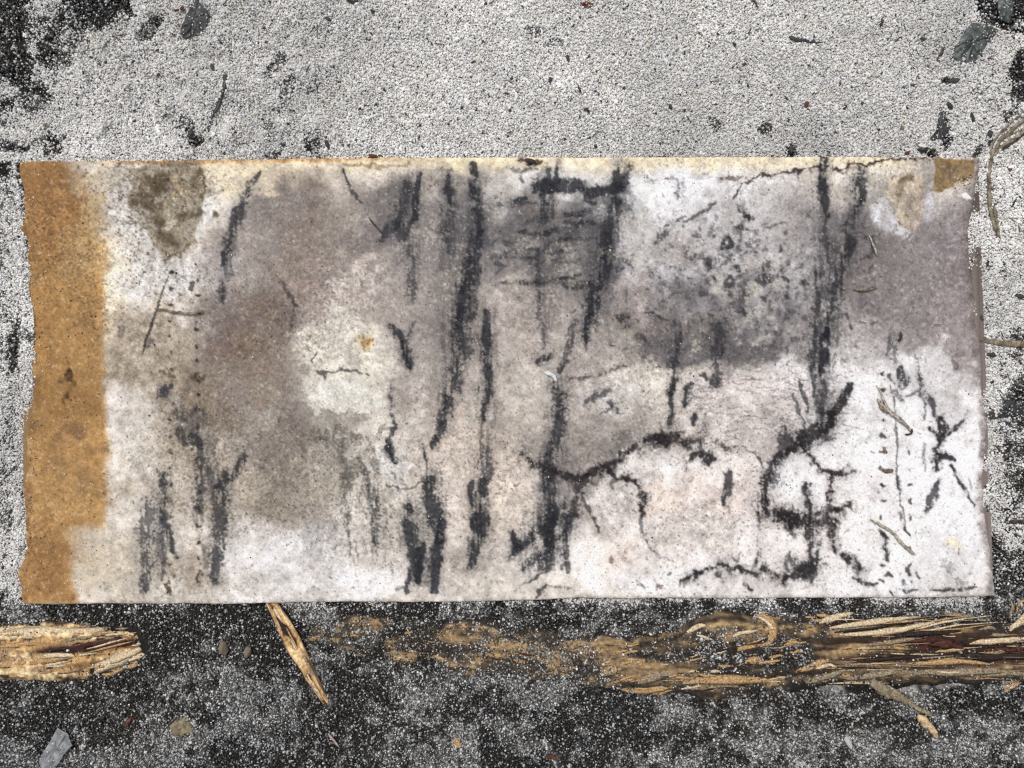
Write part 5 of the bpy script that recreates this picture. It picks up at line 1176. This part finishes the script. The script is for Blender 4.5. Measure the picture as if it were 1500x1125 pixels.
tube('brown_rootlet', [(1250, 423, 2.5), (1266, 426, 3), (1286, 421, 2.5)], M_TWIG_B, 'short brown rootlet lying on the grey right part of the sheet', 'rootlet', z=zp)
tube('stem_fragment', [(1273, 345, 2.5), (1280, 358, 3.5), (1285, 375, 3)], M_STRAW, 'short straw bit left below the cream patch near the upper right corner', 'straw', z=zp)
tube('white_curl', [(797, 546, 6), (803, 546, 8), (810, 551, 7), (817, 559, 5)], M_WHITE, 'white curled fragment in the middle of the sheet', 'fragment', z=zp)
tube('seed_husk', [(1294, 690, 5), (1302, 690, 7), (1309, 688, 4)], M_TWIG_B, 'small brown husk on the dotted row at the right end of the sheet', 'husk', z=zp)
tube('seed_husk', [(1295, 655, 4), (1296, 661, 6), (1300, 664, 4)], M_TWIG_B, 'smaller brown husk above the other on the dotted row at the right end', 'husk', z=zp)
tube('tiny_stick', [(1368, 476, 1.4), (1374, 476, 1.6), (1380, 476, 1.2)], M_TWIG_D, 'tiny dark stick on the plain grey right part of the sheet', 'stick', z=zp)
tube('bud_scale', [(1316, 500, 4), (1320, 494, 5), (1319, 486, 3)], M_TWIG_D, 'dark curled bud scale at the top of the dotted rows on the sheet', 'bud scale', z=zp)

lit_v, lit_f = {0: [], 1: []}, {0: [], 1: []}
lr = random.Random(19)
def sliver(kind, x, y, L, w, a):
    zc = gz_at(x, y) + 1.6
    n = len(lit_v[kind]); dx, dy = math.cos(a), math.sin(a); b = lr.uniform(-.25, .25) * L
    for t in (-.5, 0., .5):
        ww = w * (.55 if t else 1.0); mx, my = x + dx * L * t - dy * b * (.25 - t * t), y + dy * L * t + dx * b * (.25 - t * t)
        zz = zc + lr.uniform(-.5, .8)
        for q, dz in ((-.5, 0), (0, .45), (.5, 0), (0, -.4)):
            lit_v[kind].append(Wp(mx - dy * ww * q, my + dx * ww * q, zz + dz * w))
    for r_ in (0, 1):
        for j in range(4):
            p = n + r_ * 4
            lit_f[kind].append((p + j, p + (j + 1) % 4, p + 4 + (j + 1) % 4, p + 4 + j))
    lit_f[kind].append((n + 3, n + 2, n + 1, n)); lit_f[kind].append((n + 8, n + 9, n + 10, n + 11))
for k_ in range(900):
    z_ = lr.random()
    if z_ < .25: x, y = lr.uniform(1425, 1530), lr.uniform(0, 880)
    elif z_ < .55: x, y = lr.uniform(-20, 1520), lr.uniform(884, 1140)
    elif z_ < .75: x, y = abs(lr.gauss(0, 190)), abs(lr.gauss(0, 90))
    elif z_ < .85: x, y = lr.uniform(-20, 30), lr.uniform(240, 880)
    else: x, y = lr.uniform(100, 1430), lr.uniform(0, 228)
    if float(gsample(edge_d, np.array([x]), np.array([y]))[0]) > -3: continue
    sliver(int(lr.random() < .35), x, y, lr.uniform(3, 13), lr.uniform(.7, 2.0), lr.uniform(0, 6.28))
for kind, (nm, mt, lb) in enumerate([('dark_litter', M_TWIG_D, 'scattered tiny dark slivers of plant litter on the sand'), ('brown_litter', M_TWIG_B, 'scattered tiny brown slivers of plant litter on the sand')]):
    o = mesh_np(nm, lit_v[kind], lit_f[kind], mt); o['kind'] = 'stuff'; o['label'] = lb

# ------------------------------------------------------------------ grains, with a little sand lying on the larger flakes
# grains as instances on a point cloud
GPa, GCa, GRa = np.concatenate(GP), np.concatenate(GC), np.concatenate(GR)
me = bpy.data.meshes.new('sand_grains')
me.vertices.add(len(GPa)); me.vertices.foreach_set('co', GPa.astype(np.float32).ravel())
def addattr(name, typ, data, key):
    a = me.attributes.new(name, typ, 'POINT'); a.data.foreach_set(key, np.asarray(data, np.float32).ravel())
addattr('gcol', 'FLOAT_COLOR', np.concatenate([GCa, np.ones((len(GCa), 1))], 1), 'color')
nG = len(GRa)
addattr('gscale', 'FLOAT_VECTOR', (GRa * U)[:, None] * np.clip(rng.normal(1, .22, (nG, 3)), .55, 1.6), 'vector')
addattr('grot', 'FLOAT_VECTOR', rng.uniform(0, 6.283, (nG, 3)), 'vector')
me.update()
grains = bpy.data.objects.new('sand_grains', me); col.objects.link(grains)
grains['kind'] = 'stuff'
grains['label'] = 'loose pale and dark grains of sand around and on the sheet'
ng = bpy.data.node_groups.new('grain_scatter', 'GeometryNodeTree')
ng.interface.new_socket('Geometry', in_out='INPUT', socket_type='NodeSocketGeometry')
ng.interface.new_socket('Geometry', in_out='OUTPUT', socket_type='NodeSocketGeometry')
gi = ng.nodes.new('NodeGroupInput'); go = ng.nodes.new('NodeGroupOutput')
ico = ng.nodes.new('GeometryNodeMeshIcoSphere'); ico.inputs['Radius'].default_value = 1.0; ico.inputs['Subdivisions'].default_value = 1
sm = ng.nodes.new('GeometryNodeSetMaterial'); sm.inputs['Material'].default_value = M_GRAIN
iop = ng.nodes.new('GeometryNodeInstanceOnPoints')
def named(nm, typ):
    n = ng.nodes.new('GeometryNodeInputNamedAttribute'); n.data_type = typ; n.inputs['Name'].default_value = nm
    return n.outputs['Attribute']
ng.links.new(ico.outputs['Mesh'], sm.inputs['Geometry']); ng.links.new(sm.outputs[0], iop.inputs['Instance'])
ng.links.new(gi.outputs[0], iop.inputs['Points'])
ng.links.new(named('gscale', 'FLOAT_VECTOR'), iop.inputs['Scale']); ng.links.new(named('grot', 'FLOAT_VECTOR'), iop.inputs['Rotation'])
ng.links.new(iop.outputs[0], go.inputs[0])
md = grains.modifiers.new('scatter', 'NODES'); md.node_group = ng
me.materials.append(M_GRAIN)
